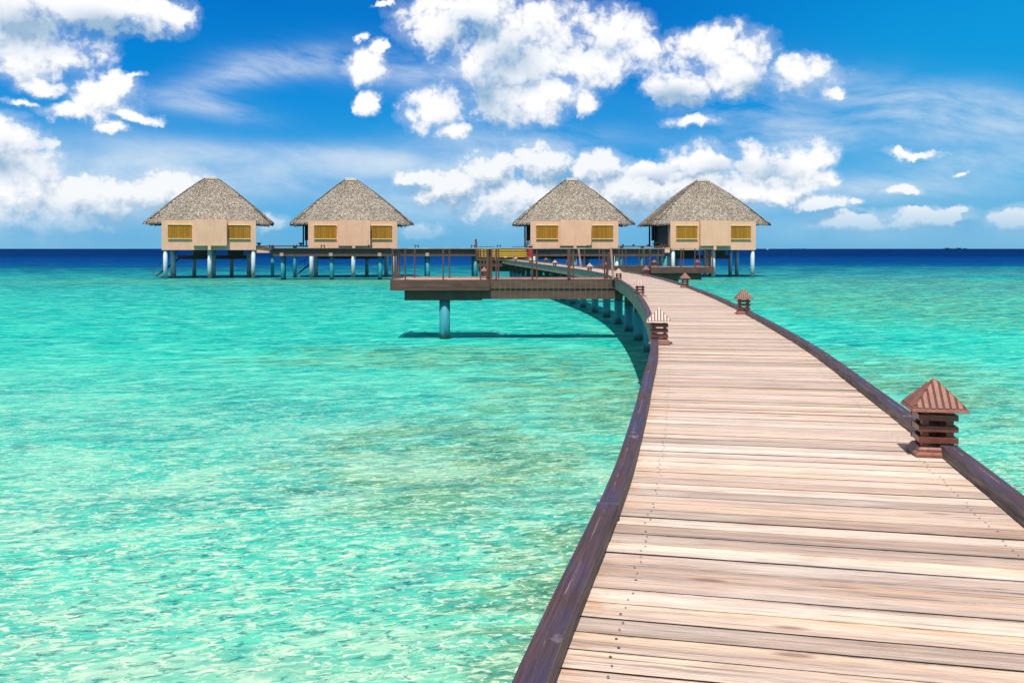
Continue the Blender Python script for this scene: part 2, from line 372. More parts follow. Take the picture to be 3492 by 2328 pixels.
M_GLASS = simple('dark_blue_glass', (.02, .05, .13), .08, .3, 2, 0, .8)

def wall_mat():
    mt, t, b = material('beige_render')
    v = t.v('ADD', OBJ(t), t.v('SCALE', (1., .7, .0), scale=t.m('MULTIPLY', t.new('ShaderNodeObjectInfo').outputs['Random'], 40.)))
    n = t.noise(v, .8, 5, .55); n2 = t.noise(t.v('MULTIPLY', v, (1, 1, .15)), 3., 5, .6); n3 = t.noise(v, 24, 4, .6)
    c = t.mix(t.rng(n, .35, .65), (.70, .415, .265), (.76, .46, .31))
    c = t.mix(t.rng(n2, .52, .75, 0, .35), c, (.50, .33, .25))
    dr = t.noise(t.v('MULTIPLY', v, (2.2, 2.2, .10)), 1.6, 5, .65)
    c = t.mix(t.rng(dr, .56, .72, 0, .4), c, (.42, .27, .19))
    ln = t.m('SUBTRACT', t.noise(t.v('MULTIPLY', v, (.12, .12, 1)), 5., 3, .5, .4), .5)
    c = t.mix(t.rng(t.m('ABSOLUTE', ln), 0, .006, .3, 0), c, (.78, .58, .44))
    t.put(b.inputs['Base Color'], c); b.inputs['Roughness'].default_value = .85; b.inputs['Specular IOR Level'].default_value = .2
    t.put(b.inputs['Normal'], t.bump(n3, .25, .01)); return mt
M_WALL = wall_mat()

def pile_mat():   # villa pile: pale blue-grey concrete with a tan tide stain near the water
    mt, t, b = material('villa_pile_concrete')
    v = OBJ(t); z = t.xyz(POS(t))[2]
    n = t.noise(t.v('MULTIPLY', v, (1, 1, .3)), 3, 5, .6)
    c = t.mix(t.rng(n, .35, .65), (.33, .45, .49), (.50, .60, .62))
    st = t.rng(t.m('ADD', z, t.m('MULTIPLY', t.m('SUBTRACT', n, .5), 1.2)), .25, .9, 1, 0, True)
    c = t.mix(t.m('MULTIPLY', st, .8), c, (.42, .33, .20))
    t.put(b.inputs['Base Color'], c); b.inputs['Roughness'].default_value = .6; return mt
M_VPILE = pile_mat()

def thatch_mat():
    mt, t, b = material('palm_thatch')
    A = ATT(t); r, g, _ = t.xyz(A)
    c = t.ramp(r, [(0, (.12, .10, .082)), (.2, (.21, .178, .146)), (.45, (.31, .266, .22)), (.7, (.40, .35, .29)), (.9, (.49, .435, .36)), (1, (.61, .55, .46))])
    n = t.noise(OBJ(t), .7, 4, .6)
    c = t.mix(t.rng(n, .40, .62, .45, 0), c, t.mix(1., c, (.62, .60, .62), 'MULTIPLY'))
    t.put(b.inputs['Base Color'], c); b.inputs['Roughness'].default_value = .85; b.inputs['Specular IOR Level'].default_value = .2
    return mt
M_THATCH = thatch_mat()
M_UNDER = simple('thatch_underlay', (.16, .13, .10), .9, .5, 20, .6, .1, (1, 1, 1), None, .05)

def bamboo_mat():
    mt, t, b = material('split_bamboo')
    A = ATT(t); r, g, _ = t.xyz(A)
    c = t.ramp(r, [(0, (.33, .145, .008)), (.4, (.42, .195, .012)), (.8, (.49, .235, .016)), (1, (.56, .28, .025))])
    n = t.noise(t.v('MULTIPLY', OBJ(t), (20, 20, 3)), 2, 5, .6)
    c = t.mix(t.rng(n, .42, .62, .6, 0), c, t.mix(1., c, (.5, .45, .4), 'MULTIPLY'))
    t.put(b.inputs['Base Color'], c); b.inputs['Roughness'].default_value = .4; return mt
M_BAM = bamboo_mat()
M_ROD = simple('bamboo_rod', (.85, .66, .24), .35, .2, 8, 0, .5)

# lagoon: what the water shows is the sea bed through it (sand, weed, coral, the reef edge) with caustics and glints painted in, plus the sky on its waves
def water_mat():
    mt, t, b = material('lagoon_water'); t.dims = '2D'
    p = POS(t); x, y, z = t.xyz(p)
    flat = t.com(x, y, 0.)
    rt = t.new('ShaderNodeVectorRotate', rotation_type='Z_AXIS'); t.put(rt.inputs['Vector'], flat); rt.inputs['Angle'].default_value = R(-14); rflat = rt.outputs[0]
    wob = t.m('MULTIPLY', t.m('SUBTRACT', t.noise(t.v('MULTIPLY', flat, (.45, 1, 1)), .02, 6, .68), .5), t.rng(y, 60, 180, 20, 110))
    yy = t.m('ADD', y, wob)
    yy = t.m('SUBTRACT', yy, t.rng(x, 20, 60, 0, 6))
    lg = t.m('LOGARITHM', t.m('MAXIMUM', yy, 2.), 10.)     # 0.3 .. 4
    K_ = lambda m: (math.log10(m) - .3) / 3.7
    deep = t.ramp(t.m('DIVIDE', t.m('SUBTRACT', lg, .3), 3.7), [
        (K_(4), (.17, .45, .32)), (K_(9), (.105, .44, .325)), (K_(16), (.040, .42, .32)), (K_(30), (.004, .385, .300)), (K_(55), (.000, .30, .260)), (K_(80), (.000, .19, .20)),
        (K_(110), (.000, .115, .160)), (K_(140), (.000, .082, .145)), (K_(225), (.000, .038, .160)), (K_(300), (.000, .034, .150)), (K_(430), (.000, .014, .090)), (K_(4000), (.000, .008, .058))])
    shallow = t.rng(yy, 150, 185, 1, 0)
    # sea-bed patches
    big = t.noise(t.v('MULTIPLY', flat, (.5, 1, 1)), .16, 5, .6, .6)
    c = t.mix(t.m('MULTIPLY', t.rng(big, .46, .66), t.m('MULTIPLY', shallow, .42)), deep, (.003, .21, .22))
    sand = t.noise(t.v('ADD', t.v('MULTIPLY', flat, (.6, 1, 1)), (31., 7., 0.)), .22, 4, .6, .4)
    c = t.mix(t.m('MULTIPLY', t.rng(sand, .5, .7), t.m('MULTIPLY', t.rng(yy, 8, 30, .6, .0), shallow)), c, (.19, .45, .31))
    # olive weed and coral: a strip in front of the villas, patches near the walkway and on the right
    def zone(cx, cy, rx, ry):
        d = t.v('MULTIPLY', t.v('SUBTRACT', flat, (cx, cy, 0)), (1 / rx, 1 / ry, 0)); return t.m('SUBTRACT', 1., t.v('DOT_PRODUCT', d, d), clamp=True)
    zs = zone(-6, 94, 60, 11)
    for q in [(3.0, 23, 4.8, 10), (-2.5, 29, 7, 4), (16, 15, 6, 11), (-1, 15, 3, 4), (24, 58, 14, 26), (40, 80, 24, 34), (11, 11, 5, 7), (9, 24, 5, 9), (1.5, 9, 2.5, 4)]:
        zs = t.m('MAXIMUM', zs, zone(*q))
    wd = t.noise(t.v('MULTIPLY', flat, (.55, 1, 1)), .75, 7, .68, 1.)
    wk = t.m('MULTIPLY', t.rng(t.m('ADD', wd, t.m('MULTIPLY', zs, .16)), .50, .62), t.m('MULTIPLY', t.m('POWER', zs, .4), .95))
    olive = t.mix(t.rng(t.noise(flat, 1.3, 4, .6), .4, .6), (.15, .27, .11), (.045, .13, .065))
    c = t.mix(t.m('MULTIPLY', wk, .85), c, olive)
    pur = t.m('MULTIPLY', t.rng(t.noise(t.v('ADD', t.v('MULTIPLY', flat, (.35, 1, 1)), (9., 55., 0.)), .13, 6, .65), .45, .56), t.m('MULTIPLY', t.rng(x, 18, 34), t.m('MULTIPLY', t.rng(yy, 36, 60), t.rng(yy, 150, 120))))
    c = t.mix(t.m('MULTIPLY', pur, .8), c, (.05, .12, .18))
    # caustic flecks and ripple glints painted into the colour as bright and dark shreds; sizes grow with distance from the shallow end
    def shreds(sc, st, lo, hi, det, dst, off=(0, 0, 0), rough=.68):
        return t.rng(t.noise(t.v('ADD', t.v('MULTIPLY', rflat, (st, 1, 1)), off), sc, det, rough, dst), lo, hi)
    n_near = t.rng(y, 10, 30, 1, 0); n_mid = t.m('MULTIPLY', t.rng(y, 5, 14), t.rng(y, 60, 130, 1, 0))
    pale = (.37, .55, .41); teal = (.006, .215, .19)
    paleC = t.mix(t.rng(y, 8, 34), pale, (.05, .52, .39))
    tq = t.mix(1., c, (.10, .60, .70), 'MULTIPLY')
    c = t.mix(t.m('MULTIPLY', shreds(.55, .55, .47, .62, 6, .8, (3, 8, 0)), t.m('MULTIPLY', shallow, .36)), c, tq)
    c = t.mix(t.m('MULTIPLY', shreds(.62, .5, .50, .66, 6, .9, (43, 8, 0)), t.m('MULTIPLY', t.rng(y, 60, 8, .35, .60), shallow)), c, paleC)
    c = t.mix(t.m('MULTIPLY', shreds(3.6, .45, .48, .60, 6, .7), t.rng(y, 8, 45, .45, .45)), c, t.mix(1., c, (.08, .58, .66), 'MULTIPLY'))
    c = t.mix(t.m('MULTIPLY', shreds(5.0, .45, .50, .63, 6, .8, (5, 1, 0), .76), t.m('MULTIPLY', t.rng(y, 8, 60, .85, .6), t.rng(yy, 70, 165, 1, 0))), c, paleC)
    c = t.mix(t.m('MULTIPLY', shreds(11, .45, .56, .64, 4, .9, (2, 33, 0)), t.m('MULTIPLY', n_near, .75)), c, (.001, .13, .13))
    c = t.mix(t.m('MULTIPLY', shreds(14, .45, .55, .64, 4, .8, (15, 3, 0)), t.m('MULTIPLY', n_near, .8)), c, (.54, .62, .48))
    c = t.mix(t.m('MULTIPLY', shreds(1.1, .4, .57, .66, 6, 1., (1, 23, 0)), t.m('MULTIPLY', n_mid, .5)), c, (.001, .14, .17))
    far = t.rng(y, 40, 120)
    c = t.mix(t.m('MULTIPLY', shreds(.35, .4, .50, .66, 7, .8, (2, 5, 0), .75), t.m('MULTIPLY', far, .85)), c, t.mix(1., c, (.4, .45, .62), 'MULTIPLY'))
    c = t.mix(t.m('MULTIPLY', shreds(.30, .4, .52, .68, 7, .8, (22, 5, 0), .75), t.m('MULTIPLY', far, t.rng(y, 150, 260, .75, .4))), c, t.mix(1., c, (1, 1.75, 1.5), 'MULTIPLY'))
    c = t.mix(t.m('MULTIPLY', shreds(2.0, .28, .50, .60, 5, .6, (7, 61, 0), .74), t.m('MULTIPLY', t.rng(y, 12, 26), t.rng(y, 70, 140, .55, 0))), c, t.mix(1., c, (.25, .60, .72), 'MULTIPLY'))
    c = t.mix(t.m('MULTIPLY', shreds(2.4, .28, .52, .61, 5, .6, (70, 11, 0), .74), t.m('MULTIPLY', t.rng(y, 12, 26), t.rng(y, 70, 140, .75, 0))), c, (.13, .56, .42))
    c = t.mix(t.m('MULTIPLY', shreds(.75, .22, .50, .60, 5, .5, (17, 5, 0), .76), t.rng(y, 55, 100, 0, .6)), c, t.mix(1., c, (.3, .50, .66), 'MULTIPLY'))
    c = t.mix(t.m('MULTIPLY', shreds(.8, .22, .54, .62, 5, .5, (27, 55, 0), .76), t.m('MULTIPLY', t.rng(y, 55, 100, 0, .75), t.rng(y, 160, 260, 1, .35))), c, t.v('ADD', t.mix(1., c, (1, 1.9, 1.7), 'MULTIPLY'), (.03, .03, .03)))
    # waves
    w1 = t.noise(t.v('MULTIPLY', flat, (.55, 1, 1)), 1.1, 6, .6, .8)
    w2 = t.noise(t.v('MULTIPLY', flat, (.5, 1, 1)), 5.5, 5, .62, 1.2)
    w3 = t.noise(t.v('MULTIPLY', flat, (.4, 1, 1)), .18, 6, .66, .4)
    h = t.m('ADD', t.m('MULTIPLY', w1, .16), t.m('ADD', t.m('MULTIPLY', w2, .03), t.m('MULTIPLY', t.m('MULTIPLY', w3, t.rng(y, 60, 250, 0, 1)), .9)))
    nb = t.bump(h, .55, 1.)
    dif = t.new('ShaderNodeBsdfDiffuse'); t.put(dif.inputs[0], c); t.put(dif.inputs['Normal'], t.v('NORMALIZE', t.v('ADD', nb, (0, 0, .8))))
    gl = t.new('ShaderNodeBsdfGlossy'); gl.inputs['Roughness'].default_value = .09; t.put(gl.inputs['Normal'], nb); t.put(gl.inputs[0], (.06, .42, .80))
    fr = t.new('ShaderNodeFresnel'); fr.inputs['IOR'].default_value = 1.33; t.put(fr.inputs['Normal'], nb)
    mx = t.new('ShaderNodeMixShader'); t.put(mx.inputs[0], t.m('MULTIPLY', t.m('MINIMUM', fr.outputs[0], .45), .22))
    t.l.new(dif.outputs[0], mx.inputs[1]); t.l.new(gl.outputs[0], mx.inputs[2])
    o_ = next(n for n in t.n if n.type == 'OUTPUT_MATERIAL'); t.l.new(mx.outputs[0], o_.inputs[0]); t.n.remove(b)
    return mt
M_WATER = water_mat()

# ------------------------------------------------------------------ the sea
mb = MB(); mb.v = [Vector(p) for p in ((-30000, -2000, 0), (30000, -2000, 0), (30000, 40000, 0), (-30000, 40000, 0))]; mb.face([0, 1, 2, 3])
sea = mb.build('water', M_WATER); sea['kind'] = 'structure'; sea['label'] = 'clear turquoise lagoon turning deep blue beyond the reef edge'

def G(x, y, z):   # ground point seen at photograph pixel (x, y) on the level z
    D = F * (CAMZ - z) / (y - 848); return Vector(((x - 1746) * D / F, D, z))
def XD(x, D): return (x - 1746) * D / F
def ZD(y, D): return CAMZ + (848 - y) * D / F

# ------------------------------------------------------------------ boardwalk
DECK = 2.18; HWID = .80
CP = [(-5, -1.05), (0, .385), (2.42, .930), (3.87, 1.255), (5, 1.480), (7.2, 1.88), (10.7, 2.48), (16, 3.17), (21, 3.70), (26.8, 4.19), (32, 4.50), (38, 4.69), (42, 4.66), (46.7, 4.44), (50, 4.19), (54, 3.82), (58, 3.42), (65, 2.74), (72, 2.03), (80, 1.20), (87, .50), (94, -.12), (100, -.6)]
def catmull(pts, n=24):
    o_ = []
    for i in range(1, len(pts) - 2):
        p0, p1, p2, p3 = [Vector((q[1], q[0])) for q in pts[i - 1:i + 3]]
        for k in range(n):
            s = k / n
            o_.append(.5 * ((2 * p1) + (p2 - p0) * s + (2 * p0 - 5 * p1 + 4 * p2 - p3) * s * s + (3 * p1 - p0 - 3 * p2 + p3) * s ** 3))
    return o_
raw = catmull([(-12, -3.2)] + CP + [(106, -1.1)])
for _ in range(14): raw = [raw[0]] + [(raw[i - 1] + raw[i] * 2 + raw[i + 1]) / 4 for i in range(1, len(raw) - 1)] + [raw[-1]]
acc = [0.]
for i in range(1, len(raw)): acc.append(acc[-1] + (raw[i] - raw[i - 1]).length)
def at(s):
    import bisect
    s = max(0, min(acc[-1] - 1e-4, s)); i = max(1, bisect.bisect_right(acc, s)); f = (s - acc[i - 1]) / (acc[i] - acc[i - 1])
    p = raw[i - 1].lerp(raw[i], f); a0 = max(0, i - 3); b0 = min(len(raw) - 1, i + 2); t_ = (raw[b0] - raw[a0]).normalized()
    return p, t_, Vector((t_.y, -t_.x))
def s_of_y(y):
    lo, hi = 0, acc[-1]
    for _ in range(40):
        m_ = (lo + hi) / 2
        if at(m_)[0].y < y: lo = m_
        else: hi = m_
    return lo
S0, S1 = s_of_y(-4.), s_of_y(94.5)
walk = thing('boardwalk', 'long curving boardwalk of bleached planks with dark painted kerbs on teal piles', 'boardwalk', (0, 0, 0))
mb = MB(); mb_n = 0
s = S0; i = 0
rr = random.Random(3)
while s < S1:
    w = rr.choice([.118, .12, .122, .125]) if s > S0 else .12
    gap = rr.choice([.002, .0025, .003, .0045, .007, .012])
    dz = rr.uniform(-.0018, .0018); tl = rr.uniform(-.0012, .0012)
    pa_, ta, na = at(s + gap / 2); pb, tb, nb_ = at(s + w - gap / 2)
    # jitter gives each board its own slightly skewed edges
    e1, e2 = HWID + .004, HWID + .004
    L0 = pa_ - na * e1; R0 = pa_ + na * e2; R1 = pb + nb_ * e2; L1 = pb - nb_ * e1
    j = rr.uniform(-.0012, .0012); R0 = R0 + ta * j; L0 = L0 - ta * j
    nseg = 1
    vals = [(0, 0, i), (HWID * 2, 0, i), (HWID * 2, w, i), (0, w, i)]
    zt = DECK + dz
    mb.hexa([(*L0, DECK - .03), (*R0, DECK - .03), (*R1, DECK - .03), (*L1, DECK - .03)], [(*L0, zt - tl), (*R0, zt + tl), (*R1, zt + tl), (*L1, zt - tl)], vals)
    if s < s_of_y(45):
        mb.cur = 1
        for side in (-1, 1):
            for k in (.27, .73):
                if rr.random() < .12: continue
                pc, tt, nn = at(s + w * k); c = pc + nn * side * (HWID - .125 + rr.uniform(-.014, .014)); rad = rr.uniform(.0036, .0050)
                b_ = len(mb.v); z = DECK + .0035
                for q in range(8): mb.v.append(Vector((c.x + rad * math.cos(q * math.pi / 4), c.y + rad * math.sin(q * math.pi / 4), z)))
                mb.face([b_ + q for q in range(8)])
        mb.cur = 0
    s += w; i += 1
mb.build('deck', [M_PLANK, M_NAIL], walk, attr=True, bevel=0)

# lamps stand where the kerb is broken
LY = [(10.95, -1), (21.95, -1), (33.0, -1), (45.2, -1), (58.0, -1), (70.5, -1), (81.0, -1), (91.0, -1)]
RY = [(5.27, 1), (16.2, 1), (27.2, 1), (38.4, 1), (50.0, 1), (62.5, 1), (73.5, 1), (84.0, 1)]
KH, KW = .07, .082
nk = 0
kr = random.Random(11)
def sweep(mb, s0, s1, o0, o1, z0, z1, step=.25, uid=0, jz=0.):
    n = max(1, int((s1 - s0) / step)); pr = None
    for k in range(n + 1):
        sk = s0 + (s1 - s0) * k / n; p, t_, nn = at(sk)
        a_ = p + nn * o0; b_ = p + nn * o1
        cur = (a_, b_, sk)
        b = len(mb.v); mb.v += [Vector((*a_, z0)), Vector((*b_, z0)), Vector((*b_, z1 + jz)), Vector((*a_, z1 + jz))]
        if k:
            q = b - 4; wd = abs(o1 - o0); u0 = pr[2] - s0; u1 = sk - s0
            fl = o1 > o0
            for (m0, m1, v0, v1) in ((0, 1, 0, wd), (1, 2, wd, wd + .1), (2, 3, wd, 0), (3, 0, 0, -.1)):
                idx = [q + m0, b + m0, b + m1, q + m1]; vv = [(u0, v0, uid), (u1, v0, uid), (u1, v1, uid), (u0, v1, uid)]
                if not fl: idx = idx[::-1]; vv = vv[::-1]
                mb.face(idx[::-1], vv[::-1])
        else: st = b
        pr = cur
    ca = [st, st + 1, st + 2, st + 3]; cb = [b + 3, b + 2, b + 1, b]
    if o1 < o0: ca = ca[::-1]; cb = cb[::-1]
    mb.face(ca); mb.face(cb)
for lst, sg in ((LY, -1), (RY, 1)):
    cuts = [S0] + [s_of_y(y) for y, _ in lst] + [S1]
    for a_, b_ in zip(cuts, cuts[1:]):
        lo = a_ + (.085 if a_ > S0 else 0); hi = b_ - (.085 if b_ < S1 else 0)
        if a_ < S0 + .1 and sg < 0: seg = [lo, s_of_y(3.69), s_of_y(6.6), s_of_y(9.0), hi]
        else:
            n = max(1, round((hi - lo) / 2.9)); seg = [lo + (hi - lo) * k / n for k in range(n + 1)]
        for c0, c1 in zip(seg, seg[1:]):
            nk += 1; m2 = MB(); jit = kr.uniform(-.003, .003)
            sweep(m2, c0 + .004, c1 - .004, sg * (HWID - .001) + jit, sg * (HWID + KW) + jit, DECK + .004, DECK + KH, uid=nk, jz=kr.uniform(-.003, .003))
            m2.build('kerb', M_KERB, walk, attr=True, bevel=.0035)
for sg in (-1, 1):
    m2 = MB()
    s_ = S0
    while s_ < S1 - .5:
        sweep(m2, s_, min(s_ + 2.4, S1) - .03, sg * (HWID + .012), sg * (HWID + .052), 1.84, DECK - .001, .3)
        s_ += 2.4
    m2.build('fascia', M_GREY, walk)
m2 = MB()
sweep(m2, S0, S1, -.55, -.45, 1.8, DECK - .032); sweep(m2, S0, S1, .45, .55, 1.8, DECK - .032)
m2.build('joists', M_BEAM, walk)
for k in range(27):
    y = -3.4 + 3.72 * k
    if y > 93.5: break
    p, t_, nn = at(s_of_y(y)); an = math.atan2(nn.y, nn.x)
    Mx = Matrix.Translation((p.x, p.y, 0)) @ Matrix.Rotation(an, 4, 'Z')
    m2 = MB(); m2.box(-.17, .17, -.15, .15, 1.02, 1.795, Mx); m2.box(-.70, .70, -.14, .14, 1.60, 1.794, Mx); m2.build('crosshead', M_BEAM, walk, bevel=.01)
    m2 = MB(); m2.cyl(0, 0, -.6, 1.03, .185, n=28, M=Mx); m2.build('pile', M_TEAL, walk, smooth=True)

# ------------------------------------------------------------------ path lamp
def make_lamp():
    root = thing('path_lamp', 'x', 'lamp', group='little pagoda lamps along the boardwalk')
    m_ = MB()
    def frus(w0, w1, z0, z1): m_.hexa([(-w0, -w0, z0), (w0, -w0, z0), (w0, w0, z0), (-w0, w0, z0)], [(-w1, -w1, z1), (w1, -w1, z1), (w1, w1, z1), (-w1, w1, z1)])
    frus(.125, .125, .003, .016); frus(.125, .108, .0165, .030); frus(.108, .108, .0305, .042); frus(.106, .096, .0425, .054)
    m_.build('plinth', M_LIGHTW, root, bevel=.0015)
    for sx in (-1, 1):
        for sy in (-1, 1):
            m_ = MB(); m_.box(sx * .066 - .018, sx * .066 + .018, sy * .066 - .018, sy * .066 + .018, .05, .262); m_.build('post', M_DARKW, root, bevel=.0015)
    for z in (.078, .141, .204):
        m_ = MB()
        for sg in (-1, 1):
            m_.box(-.104, .104, sg * .0925 - .0085, sg * .0925 + .0085, z, z + .032)
            m_.box(sg * .0925 - .0085, sg * .0925 + .0085, -.0835, .0835, z + .001, z + .033)
        m_.build('slat_band', M_DARKW, root, bevel=.0015)
    # roof: hollow-looking pyramid with raised boards
    hw, z0, z1 = .140, .272, .425
    m_ = MB(); m_.cur = 0
    b = 0; m_.v = [Vector((-hw, -hw, z0)), Vector((hw, -hw, z0)), Vector((hw, hw, z0)), Vector((-hw, hw, z0)), Vector((0, 0, z1))]
    for q in range(4): m_.face([q, (q + 1) % 4, 4])
    m_.face([3, 2, 1, 0])
    m_.cur = 1
    nb = 8; wB = 2 * hw / nb
    for q in range(4):
        Rm = Matrix.Rotation(q * math.pi / 2, 4, 'Z')
        nrm = Vector((0, -(z1 - z0), hw)).normalized()
        def pt(x, t_, up): return Rm @ (Vector((x, -hw * (1 - t_), z0 + (z1 - z0) * t_)) + nrm * up)
        for k in range(nb + 1):
            xa = -hw + (k - .5) * wB + .0068; xb = -hw + (k + .5) * wB - .0068
            xa = max(xa, -hw + .004); xb = min(xb, hw - .004)
            pts = [(xa, .02), (xb, .02)]
            ta, tb = max(.02, 1 - abs(xa) / hw - .012), max(.02, 1 - abs(xb) / hw - .012)
            if xa < 0 < xb: pts += [(xb, tb), (0, .985), (xa, ta)]
            else: pts += [(xb, tb), (xa, ta)]
            if max(ta, tb) < .04: continue
            b = len(m_.v); n = len(pts)
            m_.v += [pt(x, t_, -.001) for x, t_ in pts] + [pt(x, t_, .0075) for x, t_ in pts]
            m_.face([b + n + k2 for k2 in range(n)])
            for k2 in range(n): m_.face([b + k2, b + (k2 + 1) % n, b + n + (k2 + 1) % n, b + n + k2])
    m_.build('roof', [M_GROOVE, M_LIGHTW], root)
    m_ = MB()
    for q in range(4):
        Rm = Matrix.Rotation(q * math.pi / 2, 4, 'Z')
        m_.hexa([Rm @ Vector(p) for p in ((-.150, -.150, .2575), (.150, -.150, .2575), (.118, -.118, .2575), (-.118, -.118, .2575))],
                [Rm @ Vector(p) for p in ((-.143, -.143, .2745), (.143, -.143, .2745), (.118, -.118, .2745), (-.118, -.118, .2745))])
    m_.build('eave_board', M_LIGHTW, root, bevel=.002)
    return root
proto = make_lamp()
ORD = ['nearest', 'second', 'third', 'fourth', 'fifth', 'sixth', 'seventh', 'farthest']
first = True
for lst, sg, nm in ((RY, 1, 'right'), (LY, -1, 'left')):
    for k, (y, _) in enumerate(lst):
        p, t_, nn = at(s_of_y(y)); c = p + nn * sg * (HWID - .012)
        lab = f'{ORD[k]} brown pagoda lamp on the {nm} kerb of the boardwalk'
        if k == 0 and sg > 0: lab = 'largest brown pagoda lamp, on the right kerb close to the camera'
        if k == 0 and sg < 0: lab = 'nearest lamp on the left kerb, its slatted roof coloured sunlit pale'
        if k == 7: lab += ', near the yellow edged steps'
        loc = (c.x, c.y, DECK + .001); rz = math.atan2(nn.y, nn.x)
        if first: proto.location = loc; proto.rotation_euler.z = rz; proto['label'] = lab; first = False; proto.scale = (.965,) * 3
        else:
            nw = copy_thing(proto, loc, rz, lab)
            if sg < 0:
                for ch in nw.children:
                    if ch.name.startswith(('roof', 'eave')):
                        sl_ = ch.material_slots[-1]; sl_.link = 'OBJECT'; sl_.material = M_SUNLITW
def extra_lamp(x, y, lab, z=DECK + .001, rz=0.): copy_thing(proto, (x, y, z), rz, lab)

# ------------------------------------------------------------------ viewing platforms beside the boardwalk
def rail_thing(root, runs, zb, zt, posts):
    for (p, q) in runs:
        m_ = MB(); m_.bar((*p, zt - .02), (*q, zt - .02), .10, .04); m_.build('handrail', M_RAIL, root, bevel=.004)
    for (x, y, w, d) in posts:
        w *= 1.2; m_ = MB(); m_.box(x - w / 2, x + w / 2, y - d / 2, y + d / 2, zb, zt - .041); m_.build('rail_post', M_POST, root, bevel=.003)
def planks_deck(root, x0, x1, y0, y1, z, step=.12, seed=1, along='x'):
    m_ = MB(); r_ = random.Random(seed); y = y0; i_ = seed * 1000
    while y < y1 - .02:
        w = min(step, y1 - y); v = [(0, 0, i_), (x1 - x0, 0, i_), (x1 - x0, w, i_), (0, w, i_)]; d = r_.uniform(-.002, .002)
        m_.hexa([(x0, y + .002, z - .03), (x1, y + .002, z - .03), (x1, y + w - .002, z - .03), (x0, y + w - .002, z - .03)], [(x0, y + .002, z + d), (x1, y + .002, z + d), (x1, y + w - .002, z + d), (x0, y + w - .002, z + d)], v)
        y += w; i_ += 1
    return m_.build('deck', M_PLANK, root, attr=True)

# platform beside the left side, its front edge 34 m away
pl = thing('viewing_platform', 'near viewing platform with dark brown railing on one thick teal column', 'platform', (0, 0, 0))
XA, XB, XC = XD(1334, 33.97), XD(1667, 33.97), 3.62
Y0, Y1 = 33.99, 36.15; B0, B1 = 34.12, 35.2
planks_deck(pl, XA + .02, XB - .005, Y0 + .02, Y1 - .02, DECK - .002, .12, 5)
planks_deck(pl, XB, XC + .05, B0 + .02, B1 - .02, DECK - .004, .12, 6)
m_ = MB()   # platform fascia boards
m_.box(XA, XB, Y0 - .04, Y0, 1.90, DECK + .004); m_.box(XA + .004, XB - .004, Y0 - .034, Y0, 1.785, 1.896)
m_.box(XA - .04, XA, Y0 - .04, Y1 + .04, 1.786, DECK + .003); m_.box(XA, XB, Y1, Y1 + .04, 1.785, DECK + .02); m_.box(XB, XB + .04, B1, Y1 + .04, 1.786, DECK + .003)
m_.box(XB, XB + .035, Y0 - .036, B0 - .06, 1.786, DECK + .003)
m_.build('platform_fascia', M_BRW, pl, bevel=.006)
m_ = MB()
m_.box(XA + .46, XB - .26, Y0 + .15, Y1 - .3, 1.42, 1.78); m_.build('platform_beam', M_BEAM, pl, bevel=.01)
m_ = MB()   # bridge cladding, two boards high, with thin upright battens
m_.box(XB - .25, XC + .1, B0 - .02, B0, 1.855, DECK - .002)
m_.box(XB - .255, XC + .35, B0 + .02, B1 - .02, 1.47, 1.853); m_.box(XB + .04, XC, B1 - .015, B1, 1.855, DECK - .002)
m_.build('bridge_cladding', simple('brown_cladding', (.135, .078, .056), .6, .35, 3, .3, .3, (.5, 1, 2), (.075, .050, .040)), pl)
M_BT = simple('batten', (.26, .155, .12), .6); x = XB + .2
while x < XC - .02:
    m_ = MB(); m_.box(x - .006, x + .006, B0 - .032, B0 - .018, 1.47, 2.12); m_.build('cladding_batten', M_BT, pl); x += .195
m_ = MB(); m_.box(XB, XC, B0 - .03, B0 + .04, DECK - .001, DECK + .022); m_.box(XB + .05, XC, B1 - .05, B1, DECK - .001, DECK + .05)
m_.box(XA + .02, XB, Y1 - .06, Y1 - .001, DECK, DECK + .05); m_.build('deck_edge', M_PINK, pl, bevel=.003)
m_ = MB(); m_.cyl(XD(1517, 34.5), 34.42, -.6, 1.43, .195, n=40); m_.build('column', M_TEAL, pl, smooth=True)
RT = CAMZ + .028
posts = []
for xp in (1382, 1511.5, 1638.5): posts.append((XD(xp, 34), Y0 + .02, .042, .07))
for xp in (1413, 1532, 1650): posts.append((XD(xp, 36), Y1 - .04, .045, .07))
for k in range(4): posts.append((XA + .045, Y0 + .04 + k * (Y1 - Y0 - .1) / 3, .045, .09))
posts += [(XB - .05, Y0 + .03, .08, .09), (XB + .03, B0 + .0, .06, .07), (XB + .05, B1 - .04, .09, .08), (XB + .03, Y1 - .04, .06, .08)]
for xp in (1692, 1816): posts.append((XD(xp, 34), B0, .05, .07))
posts.append((XD(1941, 34), B0, .095, .08)); posts.append((XD(2063, 34), B0 + .03, .045, .07))
for xp in (1700, 1830, 1955): posts.append((XD(xp, 35.2), B1 - .03, .045, .06))
rail_thing(pl, [((XA + .0, Y0 + .03), (XB + .05, Y0 + .03)), ((XA + .045, Y0 + .08), (XA + .045, Y1 - .09)), ((XA, Y1 - .04), (XB + .08, Y1 - .04)), ((XB + .05, B0), (XC + .0, B0)), ((XB + .05, B1 - .04), (XC - .1, B1 - .04)), ], DECK, RT, posts)
def lean(root, b, t_, m, w=.1): 
    m_ = MB(); m_.bar(b, t_, w, .07, (0, 1, 0)); m_.build('leaning_post', m, root, bevel=.004)
lean(pl, (XD(2091, 34), 34.0, DECK - .0), (XD(2083.5, 34), 34.05, RT + .0), M_PINK, .075)
lean(pl, (XD(2070, 34), 34.16, DECK), (XD(2079.5, 34), 34.16, RT - .04), M_POST, .09)

